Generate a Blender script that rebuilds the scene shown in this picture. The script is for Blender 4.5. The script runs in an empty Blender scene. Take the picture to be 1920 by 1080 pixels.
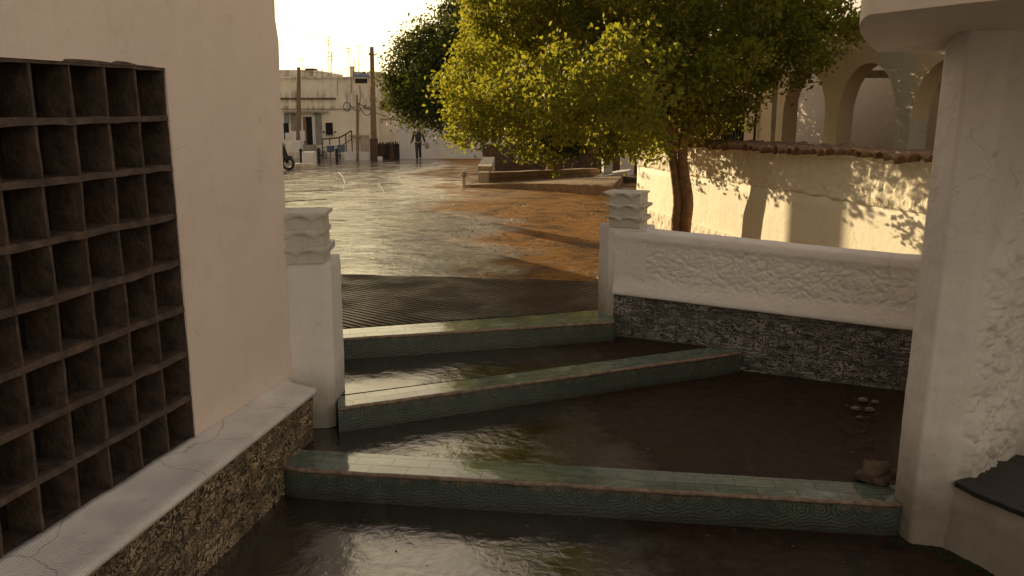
import bpy, bmesh, math, random
import numpy as np
from mathutils import Vector, Matrix, noise
random.seed(7)
R = math.radians
scn = bpy.context.scene
C = scn.collection
# ------------------------------------------------------------------ camera
F = 1600.0; PITCH = math.atan(345/1600); H = 1.6
cd = bpy.data.cameras.new('camera'); cam = bpy.data.objects.new('camera', cd); C.objects.link(cam)
cam.location = (0, 0, H); cam.rotation_euler = (math.pi/2-PITCH, 0, 0)
cd.sensor_width = 36; cd.lens = 36*F/1920; cd.clip_start = 0.05; cd.clip_end = 2000
scn.camera = cam
# ------------------------------------------------------------------ light
SUN_AZ = -30.0; SUN_EL = 8.0
w = bpy.data.worlds.new('World'); scn.world = w; w.use_nodes = True
wn = w.node_tree; bg = wn.nodes['Background']
sky = wn.nodes.new('ShaderNodeTexSky'); sky.sky_type = 'NISHITA'; sky.sun_disc = False
sky.sun_elevation = R(SUN_EL); sky.sun_rotation = R(SUN_AZ); sky.air_density = 1.3; sky.dust_density = 3.0; sky.ozone_density = 0.6
hsv = wn.nodes.new('ShaderNodeHueSaturation'); hsv.inputs['Saturation'].default_value = .5
wn.links.new(sky.outputs[0], hsv.inputs['Color'])
tint = wn.nodes.new('ShaderNodeMix'); tint.data_type = 'RGBA'; tint.blend_type = 'MULTIPLY'; tint.inputs[0].default_value = 1
tint.inputs[7].default_value = (1.0, 0.84, 0.72, 1)
wn.links.new(hsv.outputs[0], tint.inputs[6]); 
den = wn.nodes.new('ShaderNodeVectorMath'); den.operation = 'MULTIPLY_ADD'; den.inputs[1].default_value = (.212,)*3; den.inputs[2].default_value = (1.7, 1.7, .8)
div = wn.nodes.new('ShaderNodeVectorMath'); div.operation = 'DIVIDE'; gain = wn.nodes.new('ShaderNodeVectorMath'); gain.operation = 'MULTIPLY'; gain.inputs[1].default_value = (2.6, 2.45, 1.25)
wn.links.new(tint.outputs[2], den.inputs[0]); wn.links.new(tint.outputs[2], div.inputs[0]); wn.links.new(den.outputs[0], div.inputs[1])   # soft roll-off of the glare round the sun
wn.links.new(div.outputs[0], gain.inputs[0]); wn.links.new(gain.outputs[0], bg.inputs[0]); bg.inputs[1].default_value = 0.14
sd = bpy.data.lights.new('sun', 'SUN'); sun = bpy.data.objects.new('sun', sd); C.objects.link(sun)
sd.energy = 4.0; sd.angle = R(0.25); sd.color = (1.0, 0.78, 0.46)
az = R(SUN_AZ); el = R(SUN_EL)
SV = Vector((math.sin(az)*math.cos(el), math.cos(az)*math.cos(el), math.sin(el)))
sun.rotation_euler = SV.to_track_quat('Z', 'Y').to_euler()
vs = scn.view_settings; vs.view_transform = 'Standard'; vs.look = 'None'; vs.gamma = 1; vs.exposure = 0.88
# ------------------------------------------------------------------ projection helpers (pixel of the photo -> point in the place)
def ray(u, v):
    a = (u-960)/F; b = (540-v)/F
    return a, math.cos(PITCH)+b*math.sin(PITCH), -math.sin(PITCH)+b*math.cos(PITCH)
def at(u, v, Y):
    r = ray(u, v); t = Y/r[1]; return Vector((r[0]*t, Y, H+r[2]*t))
def G(u, v, z):
    r = ray(u, v); t = (z-H)/r[2]; return Vector((r[0]*t, r[1]*t, z))
def rz(Y): return -.032*(Y-6.4) if Y < 60 else -.032*53.6
def Rd(u, v):
    r = ray(u, v); t = (.032*6.4-H)/(r[2]+.032*r[1]); return Vector((r[0]*t, r[1]*t, H+r[2]*t))
# ------------------------------------------------------------------ material helpers
def node(nt, typ, **k):
    n = nt.nodes.new('ShaderNode'+typ)
    for a, b in k.items():
        if a.startswith('p_'): setattr(n, a[2:], b); continue
        key = int(a[1:]) if a[0] == 'i' and a[1:].isdigit() else a.replace('_', ' ')
        if isinstance(b, bpy.types.NodeSocket): nt.links.new(b, n.inputs[key])
        else: n.inputs[key].default_value = b
    return n
class T:
    def __init__(s, name):
        s.m = bpy.data.materials.new(name); s.m.use_nodes = True; s.nt = s.m.node_tree
        s.b = s.nt.nodes['Principled BSDF']; s.co = s.n('TexCoord').outputs['Object']
    def n(s, typ, **k): return node(s.nt, typ, **k)
    def set(s, **k):
        for a, b in k.items():
            key = a.replace('_', ' ')
            if isinstance(b, bpy.types.NodeSocket): s.nt.links.new(b, s.b.inputs[key])
            else: s.b.inputs[key].default_value = b
        return s
    def noise(s, scale, detail=4, rough=.55, dist=0, v=None, color=False):
        n = s.n('TexNoise', Scale=scale, Detail=detail, Roughness=rough, Distortion=dist, Vector=v or s.co); return n.outputs[1 if color else 0]
    def ramp(s, f, *st):
        n = s.n('ValToRGB', Fac=f); e = n.color_ramp.elements
        while len(e) < len(st): e.new(.5)
        for q, (p, c) in zip(e, st):
            q.position = p; q.color = (c, c, c, 1) if isinstance(c, (int, float)) else tuple(c)+(1,)
        return n.outputs[0]
    def mix(s, f, a, b, mode='MIX'):
        n = s.n('Mix', p_data_type='RGBA', p_blend_type=mode)
        for i, x in ((0, f), (6, a), (7, b)):
            if isinstance(x, bpy.types.NodeSocket): s.nt.links.new(x, n.inputs[i])
            elif i == 0: n.inputs[0].default_value = x
            else: n.inputs[i].default_value = tuple(x)+(1,) if len(x) == 3 else x
        return n.outputs[2]
    def ma(s, op, a, b=0.0, c=None):
        n = s.n('Math', p_operation=op, i0=a, i1=b)
        if c is not None:
            if isinstance(c, bpy.types.NodeSocket): s.nt.links.new(c, n.inputs[2])
            else: n.inputs[2].default_value = c
        return n.outputs[0]
    def dot(s, d, v=None): return s.n('VectorMath', p_operation='DOT_PRODUCT', i0=v or s.co, i1=d).outputs[1]
    def comb(s, x, y, z=0.0): return s.n('CombineXYZ', X=x, Y=y, Z=z).outputs[0]
    def xyz(s, v=None): return s.n('SeparateXYZ', Vector=v or s.co).outputs
    def scale(s, sx, sy, sz, rot=0): return s.n('Mapping', Vector=s.co, Scale=(sx, sy, sz), Rotation=(0, 0, rot)).outputs[0]
    def bump(s, h, strength=.5, dist=.02, nrm=None):
        k = dict(Height=h, Strength=strength, Distance=dist)
        if nrm is not None: k['Normal'] = nrm
        n = s.n('Bump', **k); s.nt.links.new(n.outputs[0], s.b.inputs['Normal']); return n.outputs[0]
def plain(name, col, rough=.7, var=.25, scale=6, bump=.3, bs=30, metallic=0, bd=.01):
    t = T(name); n = t.noise(scale, 5); d = [c*(1-var) for c in col]; e = [min(1, c*(1+var*.6)) for c in col]
    t.set(Base_Color=t.ramp(n, (.3, d), (.7, e)), Roughness=rough, Metallic=metallic)
    t.bump(t.noise(bs, 4), bump, bd); return t.m
def plaster(name, col, rough=.75, coarse=0.0, stain=.35, grime=None, base_z=None):
    t = T(name)
    c = t.mix(t.ramp(t.noise(1.7, 6, .6), (.35, 0), (.75, 1)), [x*.90 for x in col], col)
    blot = t.ramp(t.noise(9, 7, .7, .4), (.60, 0), (.72, 1))
    c = t.mix(t.ma('MULTIPLY', blot, min(1, stain*1.3)), c, grime or [col[0]*.55, col[1]*.50, col[2]*.40])
    str_ = t.ramp(t.noise(3, 6, .65, v=t.scale(6, 6, .7)), (.55, 0), (.8, 1))
    c = t.mix(t.ma('MULTIPLY', str_, stain*.8), c, [col[0]*.72, col[1]*.68, col[2]*.58])
    crk = t.ramp(t.n('TexVoronoi', p_feature='DISTANCE_TO_EDGE', Vector=t.n('VectorMath', p_operation='ADD', i0=t.co, i1=t.n('VectorMath', p_operation='SCALE', i0=t.noise(3, 5, color=True), Scale=.5).outputs[0]).outputs[0], Scale=.9).outputs[0], (.0012, 1), (.004, 0))
    c = t.mix(t.ma('MULTIPLY', t.ma('MULTIPLY', crk, t.ramp(t.noise(1.2, 2), (.5, 0), (.6, 1))), .5), c, [col[0]*.45, col[1]*.4, col[2]*.32])
    spk = t.ramp(t.noise(75, 2, .5), (.70, 0), (.76, 1))
    c = t.mix(t.ma('MULTIPLY', spk, stain*.8), c, [col[0]*.35, col[1]*.3, col[2]*.22])
    if base_z is not None:
        z = t.xyz()[2]; g = t.n('MapRange', Value=t.ma('ADD', z, t.ma('MULTIPLY', t.noise(5, 5), -.35)), i1=base_z-.2, i2=base_z+.16, i3=1.0, i4=0.0).outputs[0]
        c = t.mix(t.ma('MULTIPLY', g, .75), c, [.14, .11, .055])
    t.set(Base_Color=c, Roughness=rough)
    h = t.ma('ADD', t.ma('MULTIPLY', t.noise(7, 5, .6), .9), t.ma('MULTIPLY', t.noise(60, 4, .7), .18))
    if coarse: h = t.ma('ADD', h, t.ma('MULTIPLY', t.noise(16, 5, .55, 1.5), coarse))
    t.bump(h, .55, .02); return t.m
def cladding(name, d, dark, mid, light, st=1.0):
    t = T(name); u = t.dot(d); z = t.xyz()[2]
    uv = t.comb(u, z)
    bk = t.n('TexBrick', Vector=t.n('VectorMath', p_operation='ADD', i0=uv, i1=(0, 0.02, 0)).outputs[0], Scale=1.0, Mortar_Size=.004, Mortar_Smooth=.3, Brick_Width=.34, Row_Height=.125, Color1=(0, 0, 0, 1), Color2=(1, 1, 1, 1), Mortar=(.5, .5, .5, 1), Bias=0.0)
    rnd = bk.outputs[0]
    off = t.n('VectorMath', p_operation='SCALE', i0=rnd, Scale=9.0).outputs[0]
    v2 = t.n('VectorMath', p_operation='ADD', i0=t.comb(t.ma('DIVIDE', u, st), t.ma('MULTIPLY', z, st)), i1=off).outputs[0]
    wob = t.noise(11, 3, .6, .8, v=v2, color=True)
    v3 = t.n('VectorMath', p_operation='ADD', i0=v2, i1=t.n('VectorMath', p_operation='SCALE', i0=wob, Scale=.42).outputs[0]).outputs[0]
    wv = t.n('TexWave', Vector=v3, Scale=6.5, Distortion=6.5, Detail=2.0, Detail_Scale=1.5, p_wave_type='RINGS').outputs[1]
    c = t.ramp(wv, (.18, dark), (.42, mid), (.8, light))
    c = t.mix(t.ramp(t.noise(14, 3, v=v2), (.35, 0), (.6, 1)), t.mix(.75, c, dark), c)
    c = t.mix(t.ma('MULTIPLY', t.ramp(t.noise(2.2, 4), (.45, 0), (.7, 1)), .5), c, dark)
    c = t.mix(t.ma('MULTIPLY', bk.outputs[1], .45), c, [x*.5 for x in dark])
    t.set(Base_Color=c, Roughness=t.ramp(wv, (0, .35), (1, .6)))
    t.bump(t.ma('ADD', t.ma('MULTIPLY', wv, .35), t.ma('MULTIPLY', bk.outputs[1], -1.0)), .7, .008); return t.m
def tile_tread(name, d, per):
    t = T(name); u = t.dot(d); v = t.dot(per)
    g = t.n('TexBrick', Vector=t.comb(u, v), Scale=1.0, Mortar_Size=.0022, Mortar_Smooth=.2, Brick_Width=.2, Row_Height=.101, p_offset=0.5, Color1=(0, 0, 0, 1), Color2=(1, 1, 1, 1))
    n = t.noise(7, 5, .65, 1.5, v=t.comb(u, t.ma('MULTIPLY', v, 3)))
    c = t.ramp(n, (.3, (.075, .105, .083)), (.5, (.13, .165, .132)), (.72, (.26, .29, .235)))
    c = t.mix(.25, c, t.mix(g.outputs[0], (.07, .13, .10), (.17, .23, .18)))
    fine = t.noise(90, 3, .6, 2, v=t.comb(u, t.ma('MULTIPLY', v, 2.5)))
    c = t.mix(t.ramp(fine, (.58, 0), (.66, .6)), c, (.03, .055, .045))
    dirt = t.ramp(t.noise(4, 6, .7), (.52, 0), (.72, .7))
    c = t.mix(dirt, c, (.10, .065, .035))
    c = t.mix(g.outputs[1], c, (.02, .015, .012))
    t.set(Base_Color=c, Roughness=t.ramp(t.noise(6, 4), (.35, .05), (.7, .16)), IOR=2.2)
    t.bump(t.ma('ADD', t.ma('MULTIPLY', g.outputs[1], -1.0), t.ma('MULTIPLY', t.noise(9, 4), .8)), .35, .006); return t.m
def tile_riser(name, d):
    t = T(name); u = t.dot(d); z = t.xyz()[2]
    wob = t.noise(9, 4, .65); uu = t.ma('ADD', u, t.ma('MULTIPLY', wob, .09))
    fu = t.ma('SUBTRACT', t.ma('FRACT', t.ma('DIVIDE', uu, .1)), .5)
    r = t.ma('SQRT', t.ma('ADD', t.ma('POWER', t.ma('MULTIPLY', fu, .1), 2), t.ma('POWER', t.ma('ADD', z, t.ma('MULTIPLY', wob, .09)), 2)))
    arcs = t.ma('SINE', t.ma('MULTIPLY', r, 330))
    zz = t.ma('ADD', z, t.ma('MULTIPLY', t.ma('COSINE', t.ma('MULTIPLY', fu, 6.283)), .014))
    c = t.ramp(arcs, (.2, (.046, .062, .054)), (.66, (.075, .098, .084)), (.95, (.17, .175, .14)))
    c = t.mix(t.ramp(t.noise(5, 5, .7), (.36, .15), (.60, .92)), c, t.mix(t.noise(12, 5), (.032, .050, .046), (.062, .082, .068)))
    top = t.n('MapRange', Value=t.ma('ADD', zz, t.ma('MULTIPLY', t.noise(22, 4), .05)), i1=-.025, i2=.010, i3=0.0, i4=1.0).outputs[0]
    c = t.mix(t.ma('MULTIPLY', t.ma('MULTIPLY', top, t.ramp(t.noise(6, 5, .7), (.38, .1), (.6, 1))), .5), c, (.22, .165, .12))
    seam = t.ma('LESS_THAN', t.ma('FRACT', t.ma('DIVIDE', u, .2)), .012)
    c = t.mix(t.ma('MULTIPLY', seam, .7), c, (.02, .016, .012))
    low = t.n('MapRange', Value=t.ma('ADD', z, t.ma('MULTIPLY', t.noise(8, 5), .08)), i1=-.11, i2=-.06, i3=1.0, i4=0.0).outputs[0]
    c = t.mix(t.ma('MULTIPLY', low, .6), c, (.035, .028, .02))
    t.set(Base_Color=c, Roughness=.3); t.bump(t.ma('ADD', t.ma('MULTIPLY', arcs, .15), t.noise(12, 4)), .4, .008); return t.m
def wetfloor(name, c0=(.008, .005, .003), c1=(.028, .017, .010)):
    t = T(name); n = t.noise(3.5, 7, .65)
    c = t.ramp(n, (.3, c0), (.75, c1))
    c = t.mix(t.ramp(t.noise(38, 3, .6), (.66, 0), (.74, .5)), c, (.10, .07, .045))
    wx = t.ma('ADD', t.dot((1, .1, 0)), t.ma('MULTIPLY', t.ma('SUBTRACT', t.noise(2.2, 5, .65), .5), 1.5))
    damp = t.n('MapRange', Value=wx, i1=.55, i2=1.15, i3=0.0, i4=1.0).outputs[0]
    c = t.mix(t.ma('MULTIPLY', damp, .7), c, t.ramp(t.noise(13, 8, .8), (.32, (.008, .005, .003)), (.72, (.075, .043, .025))))
    rough = t.mix(damp, t.ramp(t.noise(2.3, 4), (.35, .045), (.62, .15)), (.42, .42, .42))
    t.set(Base_Color=c, Roughness=rough, IOR=t.n('MapRange', Value=damp, i3=2.6, i4=1.22).outputs[0])
    h1 = t.noise(11, 4, .6, .9); h2 = t.noise(52, 4, .7, .6)
    mask = t.ramp(t.noise(2.6, 3), (.40, .35), (.62, 1.25))
    t.bump(t.ma('MULTIPLY', t.ma('ADD', h1, t.ma('MULTIPLY', h2, .22)), mask), .32, .016); return t.m
MT = {}
MT['lwall'] = plaster('pinkish_plaster', (.84, .70, .615), stain=.26)
MT['white'] = plaster('white_plaster', (.80, .75, .72), stain=.16)
MT['whiterough'] = plaster('rough_white_plaster', (.80, .75, .715), coarse=.45, stain=.22)
MT['post'] = plaster('post_plaster', (.78, .72, .68), coarse=.25, stain=.55, base_z=.22)
MT['pillar'] = plaster('pillar_plaster', (.79, .74, .70), stain=.32, base_z=.06)
MT['canopy'] = plaster('canopy_plaster', (.80, .68, .56), stain=.2)
MT['capwhite'] = plaster('painted_tile', (.58, .54, .46), coarse=.6, stain=1.0, grime=(.22, .20, .16))
MT['litsmooth'] = plaster('cream_plaster', (.82, .74, .56), stain=.22)
MT['litrough'] = plaster('cream_rough_plaster', (.78, .69, .51), coarse=1.5, stain=.4)
def farmat():
    t = T('weathered_plaster'); z = t.xyz()[2]
    c = t.mix(t.ramp(t.noise(.8, 6, .7), (.35, 0), (.65, 1)), (.72, .61, .48), (.86, .76, .62))
    drip = t.ramp(t.noise(1.0, 5, .7, v=t.scale(3.2, 3.2, .45)), (.46, 0), (.62, 1))
    m_ = None
    for zc, hh in ((4.72, .55), (3.46, .50), (2.9, .2), (.15, .5)):
        a_ = t.n('MapRange', Value=t.ma('ABSOLUTE', t.ma('SUBTRACT', z, zc-.12)), i1=hh*.15, i2=hh, i3=1.0, i4=0.0).outputs[0]
        m_ = a_ if m_ is None else t.ma('MAXIMUM', m_, a_)
    c = t.mix(t.ma('MULTIPLY', t.ma('MULTIPLY', drip, m_), .85), c, (.15, .105, .065))
    c = t.mix(t.ma('MULTIPLY', t.ramp(t.noise(2.2, 7, .75), (.58, 0), (.66, 1)), .45), c, (.30, .22, .15))
    t.set(Base_Color=c, Roughness=.85); t.bump(t.noise(4, 6, .7), .6, .05); return t.m
MT['far'] = farmat()
MT['farwhite'] = plaster('far_white_plaster', (.66, .61, .57), stain=.15)
MT['arcade'] = plaster('arcade_plaster', (.58, .45, .30), stain=.35)
MT['arcadeback'] = plaster('arcade_back_plaster', (.56, .47, .40), stain=.15)
MT['weather'] = plaster('mouldy_plaster', (.50, .46, .38), coarse=.7, stain=1.0, grime=(.10, .10, .08))
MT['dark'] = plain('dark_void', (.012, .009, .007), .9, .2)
MT['lattice'] = plain('dark_brown_lattice', (.088, .057, .042), .75, .6, 14, .8, 45)
MT['latback'] = plain('near_black_backing', (.014, .010, .008), .55, .5, 5, .1, 30)  # near-black sheet closing the back of the lattice cells
MT['terra'] = plain('weathered_terracotta', (.22, .125, .065), .85, .6, 9, 1.0, 40, bd=.02)
MT['bark'] = plain('bark', (.25, .14, .07), .9, .5, 8, 1.0, 26, bd=.03)
MT['orange_stone'] = plain('warm_stone_blocks', (.30, .18, .085), .85, .35, 5, 1.0, 18, bd=.03)
MT['pale_stone'] = plain('pale_stone', (.46, .38, .27), .85, .25, 7, .6, 25)
MT['concrete'] = plain('concrete', (.33, .29, .24), .85, .25, 6, .5, 30)
MT['wood'] = plain('weathered_wood', (.22, .14, .085), .85, .35, 12, .5, 40)
MT['metal'] = plain('dark_iron', (.03, .025, .022), .5, .3, 20, .2, 60, .6)
MT['grey'] = plain('grey_metal', (.25, .24, .22), .45, .2, 20, .1, 60, .7)
MT['blue'] = plain('blue_plastic', (.06, .10, .14), .45, .3, 4, .2, 10)
MT['tarp'] = plain('blue_grey_tarp', (.10, .14, .20), .6, .3, 4, .5, 10)
MT['greystone'] = plain('grey_stone_panels', (.24, .23, .20), .8, .3, 3, .4, 20)
MT['slate'] = plain('black_slate', (.024, .024, .025), .42, .4, 9, .7, 22)
MT['rock'] = plain('brown_rock', (.13, .085, .055), .85, .45, 11, 1.0, 30, bd=.03)
MT['pebble'] = plain('grey_pebble', (.15, .125, .095), .7, .3, 9, .6, 40)
MT['moss'] = plain('moss', (.020, .028, .008), .95, .5, 30, 1.0, 90, bd=.02)
MT['hedge'] = plain('dark_shrub_wood', (.035, .028, .018), .95, .5, 8, 1.0, 12, bd=.1)
MT['darkwall'] = plain('dark_stone_wall', (.095, .055, .03), .9, .4, 4, .8, 12, bd=.05)
MT['skin'] = plain('skin', (.35, .20, .13), .6, .1)
MT['cloth'] = plain('dark_cloth', (.030, .026, .024), .9, .3)
MT['cloth2'] = plain('dark_trousers', (.04, .036, .034), .9, .3)
MT['rubber'] = plain('black_rubber', (.015, .015, .015), .8, .1)
MT['pinkedge'] = plain('worn_tile_edge', (.24, .165, .115), .6, .5, 22, 1.0, 50, bd=.01)
def leafmat(name, cols, trans, fac):
    t = T(name); g = t.n('NewGeometry').outputs['Random Per Island']
    c = t.ramp(g, *[(i/(len(cols)-1), q) for i, q in enumerate(cols)])
    t.set(Base_Color=c, Roughness=.6, Specular_IOR_Level=.3)
    tr = t.n('BsdfTranslucent', Color=t.mix(.5, c, trans)); mx = t.n('MixShader', i0=fac)
    out = t.nt.nodes['Material Output']; t.nt.links.new(t.b.outputs[0], mx.inputs[1]); t.nt.links.new(tr.outputs[0], mx.inputs[2]); t.nt.links.new(mx.outputs[0], out.inputs[0]); return t.m
MT['leaf'] = leafmat('green_gold_leaves', [(.03, .055, .007), (.06, .095, .010), (.09, .12, .012), (.16, .14, .018), (.045, .08, .008), (.24, .12, .03)], (.76, .71, .05), .46)
MT['leafdark'] = leafmat('darkened_backlit_leaves', [(.018, .032, .006), (.03, .05, .008), (.045, .065, .01), (.025, .04, .006)], (.24, .235, .025), .30)  # far tree's backlit darkness put into leaf colour and weak translucency
# ------------------------------------------------------------------ object helpers
class MB:
    def __init__(s): s.v = []; s.f = []; s.mi = []
    def add(s, vs, fs, mi=0):
        o = len(s.v); s.v += [tuple(p) for p in vs]; s.f += [tuple(i+o for i in q) for q in fs]; s.mi += [mi]*len(fs); return s
    def box(s, c, d, rot=0, mi=0, tilt=None):
        m = Matrix.Rotation(rot, 3, 'Z')
        if tilt: m = m @ Matrix.Rotation(tilt[0], 3, 'X') @ Matrix.Rotation(tilt[1], 3, 'Y')
        vs = [Vector(c)+m @ Vector((x*d[0]/2, y*d[1]/2, z*d[2]/2)) for x in (-1, 1) for y in (-1, 1) for z in (-1, 1)]
        return s.add(vs, [(0, 1, 3, 2), (4, 6, 7, 5), (0, 4, 5, 1), (2, 3, 7, 6), (0, 2, 6, 4), (1, 5, 7, 3)], mi)
    def prism(s, poly, z0, z1, mi=0):
        n = len(poly); f0 = z0 if callable(z0) else (lambda x, y: z0); f1 = z1 if callable(z1) else (lambda x, y: z1)
        vs = [(x, y, f0(x, y)) for x, y in poly]+[(x, y, f1(x, y)) for x, y in poly]
        return s.add(vs, [tuple(range(n))[::-1], tuple(range(n, 2*n))]+[(i, (i+1) % n, n+(i+1) % n, n+i) for i in range(n)], mi)
    def tube(s, pts, rad, n=8, mi=0, lump=0):
        pts = [Vector(p) for p in pts]; rad = rad if isinstance(rad, (list, tuple)) else [rad]*len(pts); vs = []; a = None
        for i, p in enumerate(pts):
            t = (pts[min(i+1, len(pts)-1)]-pts[max(i-1, 0)]).normalized()
            if a is None: a = t.orthogonal().normalized()
            a = (a-t*a.dot(t)).normalized(); b = t.cross(a)
            for k in range(n):
                th = 2*math.pi*k/n; r = rad[i]
                if lump: r *= 1+lump*noise.noise(Vector((math.cos(th)*2, math.sin(th)*2, i*.35)))
                vs.append(p+a*math.cos(th)*r+b*math.sin(th)*r)
        m = len(pts); fs = [(i*n+k, i*n+(k+1) % n, (i+1)*n+(k+1) % n, (i+1)*n+k) for i in range(m-1) for k in range(n)]
        return s.add(vs, fs+[tuple(range(n))[::-1], tuple(range((m-1)*n, m*n))], mi)
    def loft(s, loops, mi=0):
        n = len(loops[0]); m = len(loops); vs = [p for l in loops for p in l]
        fs = [(i*n+k, i*n+(k+1) % n, (i+1)*n+(k+1) % n, (i+1)*n+k) for i in range(m-1) for k in range(n)]
        return s.add(vs, fs+[tuple(range(n))[::-1], tuple(range((m-1)*n, m*n))], mi)
    def blob(s, c, r, amp=.25, fr=1.5, sub=3, mi=0, seed=0):
        bm = bmesh.new(); bmesh.ops.create_icosphere(bm, subdivisions=sub, radius=1)
        for v in bm.verts:
            k = 1+amp*noise.noise(v.co*fr+Vector((seed*3.7, seed, 0))); v.co = Vector((v.co.x*r[0]*k, v.co.y*r[1]*k, v.co.z*r[2]*k))+Vector(c)
        s.add([v.co for v in bm.verts], [[q.index for q in f.verts] for f in bm.faces], mi); bm.free(); return s
    def disp(s, fn): s.v = [tuple(fn(Vector(p))) for p in s.v]; return s
    def build(s, name, mat, parent=None, smooth=False, bevel=0, seg=2):
        me = bpy.data.meshes.new(name); off = parent.matrix_world.translation if False else (wl(parent) if parent else Vector((0, 0, 0)))
        me.from_pydata([Vector(p)-off for p in s.v], [], s.f); me.update()
        for q in (mat if isinstance(mat, (list, tuple)) else [mat]): me.materials.append(q)
        me.polygons.foreach_set('material_index', s.mi)
        bm = bmesh.new(); bm.from_mesh(me); bmesh.ops.recalc_face_normals(bm, faces=bm.faces); bm.to_mesh(me); bm.free()
        if smooth: me.polygons.foreach_set('use_smooth', [True]*len(me.polygons))
        o = bpy.data.objects.new(name, me); C.objects.link(o)
        if parent: o.parent = parent
        if bevel:
            b = o.modifiers.new('bevel', 'BEVEL'); b.width = bevel; b.segments = seg; b.limit_method = 'ANGLE'; b.angle_limit = R(40)
        return o
def wl(o):
    v = Vector(o.location)
    while o.parent: o = o.parent; v += Vector(o.location)
    return v
def thing(name, label, cat, loc=(0, 0, 0), group=None):
    o = bpy.data.objects.new(name, None); C.objects.link(o); o.location = loc; o.empty_display_size = .1
    o['label'] = label; o['category'] = cat
    if group: o['group'] = group
    return o
def tag(o, label, cat, group=None):
    o['label'] = label; o['category'] = cat
    if group: o['group'] = group
    return o
def struct(name, mb, mat, **k): o = mb.build(name, mat, **k); o['kind'] = 'structure'; return o
def copyt(o, loc, label, parent=None):
    c = o.copy(); C.objects.link(c)
    if parent: c.parent = parent
    else: c.location = loc; c['label'] = label
    for ch in list(o.children): copyt(ch, None, None, c)
    return c
def sweep(path, nrm, prof, dfn=None):
    """loft a closed profile (outward offset, height) along a path"""
    m = MB(); loops = []
    for i, (p, n) in enumerate(zip(path, nrm)):
        l = []
        for d, h in prof:
            q = Vector(p)+Vector((n[0]*d, n[1]*d, h))
            if dfn: q += Vector((n[0], n[1], 0))*dfn(q, d, h)
            l.append(q)
        loops.append(l)
    m.loft(loops); return m
def seg(a, b, n): a = Vector(a); b = Vector(b); return [a.lerp(b, i/n) for i in range(n+1)]
def nz(p, f, s=0): return noise.noise(Vector(p)*f+Vector((s, s*1.7, s*.3)))
def fb(p, f, s=0): return noise.fractal(Vector(p)*f+Vector((s, s*1.7, s*.3)), 1.0, 2.0, 4)
def crinkle(q, k=1.0):
    q = Vector((q.x, q.y, q.z*1.35)); a_ = nz(q, 8*k, 2)+.35*nz(q, 19*k, 9); b_ = nz(q, 17*k, 5)+.3*nz(q, 40*k, 3)
    return -.018*math.exp(-abs(a_)*9)-.011*math.exp(-abs(b_)*8)+.010*nz(q, 5*k, 7)+.004*nz(q, 45, 6)+.006
# ------------------------------------------------------------------ ground and road
def groundmat():
    t = T('wet_road'); x, y, z = t.xyz()
    n1 = t.noise(.42, 5, .6); n2 = t.noise(1.9, 6, .62)
    e = t.ma('ADD', t.ma('ADD', x, t.ma('MULTIPLY', y, .15)), -1.0)
    e = t.ma('ADD', e, t.ma('MULTIPLY', t.ma('SUBTRACT', n1, .5), 4.2)); e = t.ma('ADD', e, t.ma('MULTIPLY', t.ma('SUBTRACT', n2, .5), 3.2))
    far = t.n('MapRange', Value=y, i1=29.0, i2=36.0, i3=0.0, i4=1.6).outputs[0]
    dry = t.n('MapRange', Value=t.ma('SUBTRACT', e, far), i1=-.5, i2=.7, i3=0.0, i4=1.0).outputs[0]
    damp = t.ramp(t.noise(1.1, 6, .7, .6), (.48, 0), (.60, 1))
    dryc = t.ramp(t.noise(7, 6, .7), (.3, (.17, .075, .016)), (.7, (.46, .22, .050)))
    dryc = t.mix(t.ramp(t.noise(55, 4, .7), (.5, 0), (.62, .7)), dryc, (.13, .065, .022))
    dryc = t.mix(t.ma('MULTIPLY', damp, .8), dryc, (.075, .035, .010))
    wetc = t.mix(t.ramp(t.noise(.9, 6, .7), (.45, 0), (.58, 1)), t.ramp(t.noise(3, 6, .7), (.35, (.040, .027, .016)), (.7, (.11, .07, .038))), (.17, .105, .06))
    c = t.mix(dry, wetc, dryc)
    rw = t.ramp(t.noise(1.5, 7, .72, .7), (.40, .07), (.52, .14), (.60, .38))
    rd = t.ramp(t.noise(1.3, 5, .7), (.42, .40), (.6, .8))
    t.set(Base_Color=c, Roughness=t.mix(dry, rw, rd), IOR=t.n('MapRange', Value=dry, i3=3.3, i4=1.14).outputs[0])
    hw = t.ma('ADD', t.ma('ADD', t.ma('MULTIPLY', t.noise(2.6, 5, .7, .8), 2.4), t.ma('MULTIPLY', t.noise(.9, 3, .6), 6.0)), t.ma('ADD', t.ma('MULTIPLY', t.noise(9, 4, .6), .5), t.ma('MULTIPLY', t.noise(55, 4, .7), .10)))
    vr = t.n('TexVoronoi', Vector=t.co, Scale=34.0, p_feature='F1').outputs[0]
    hd = t.ma('ADD', t.ma('MULTIPLY', t.noise(5, 4, .5), .6), t.ma('ADD', t.ma('MULTIPLY', vr, -.25), t.ma('MULTIPLY', t.noise(120, 3, .7), .35)))
    h = t.ma('ADD', t.ma('MULTIPLY', hw, t.ma('SUBTRACT', 1.0, dry)), t.ma('MULTIPLY', hd, dry))
    t.bump(h, .42, .022); return t.m
MT['road'] = groundmat()
m = MB()
ys = [6.0, 6.4, 7, 8, 10, 12, 14, 17, 20, 24, 28, 32, 36, 40, 45, 50, 60, 90, 200, 900]; xs = [-900, -120, -40, -20, -12, -8, -6, -4, -2, -1, 0, 1, 2, 3, 4, 6, 10, 20, 60, 900]
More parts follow.
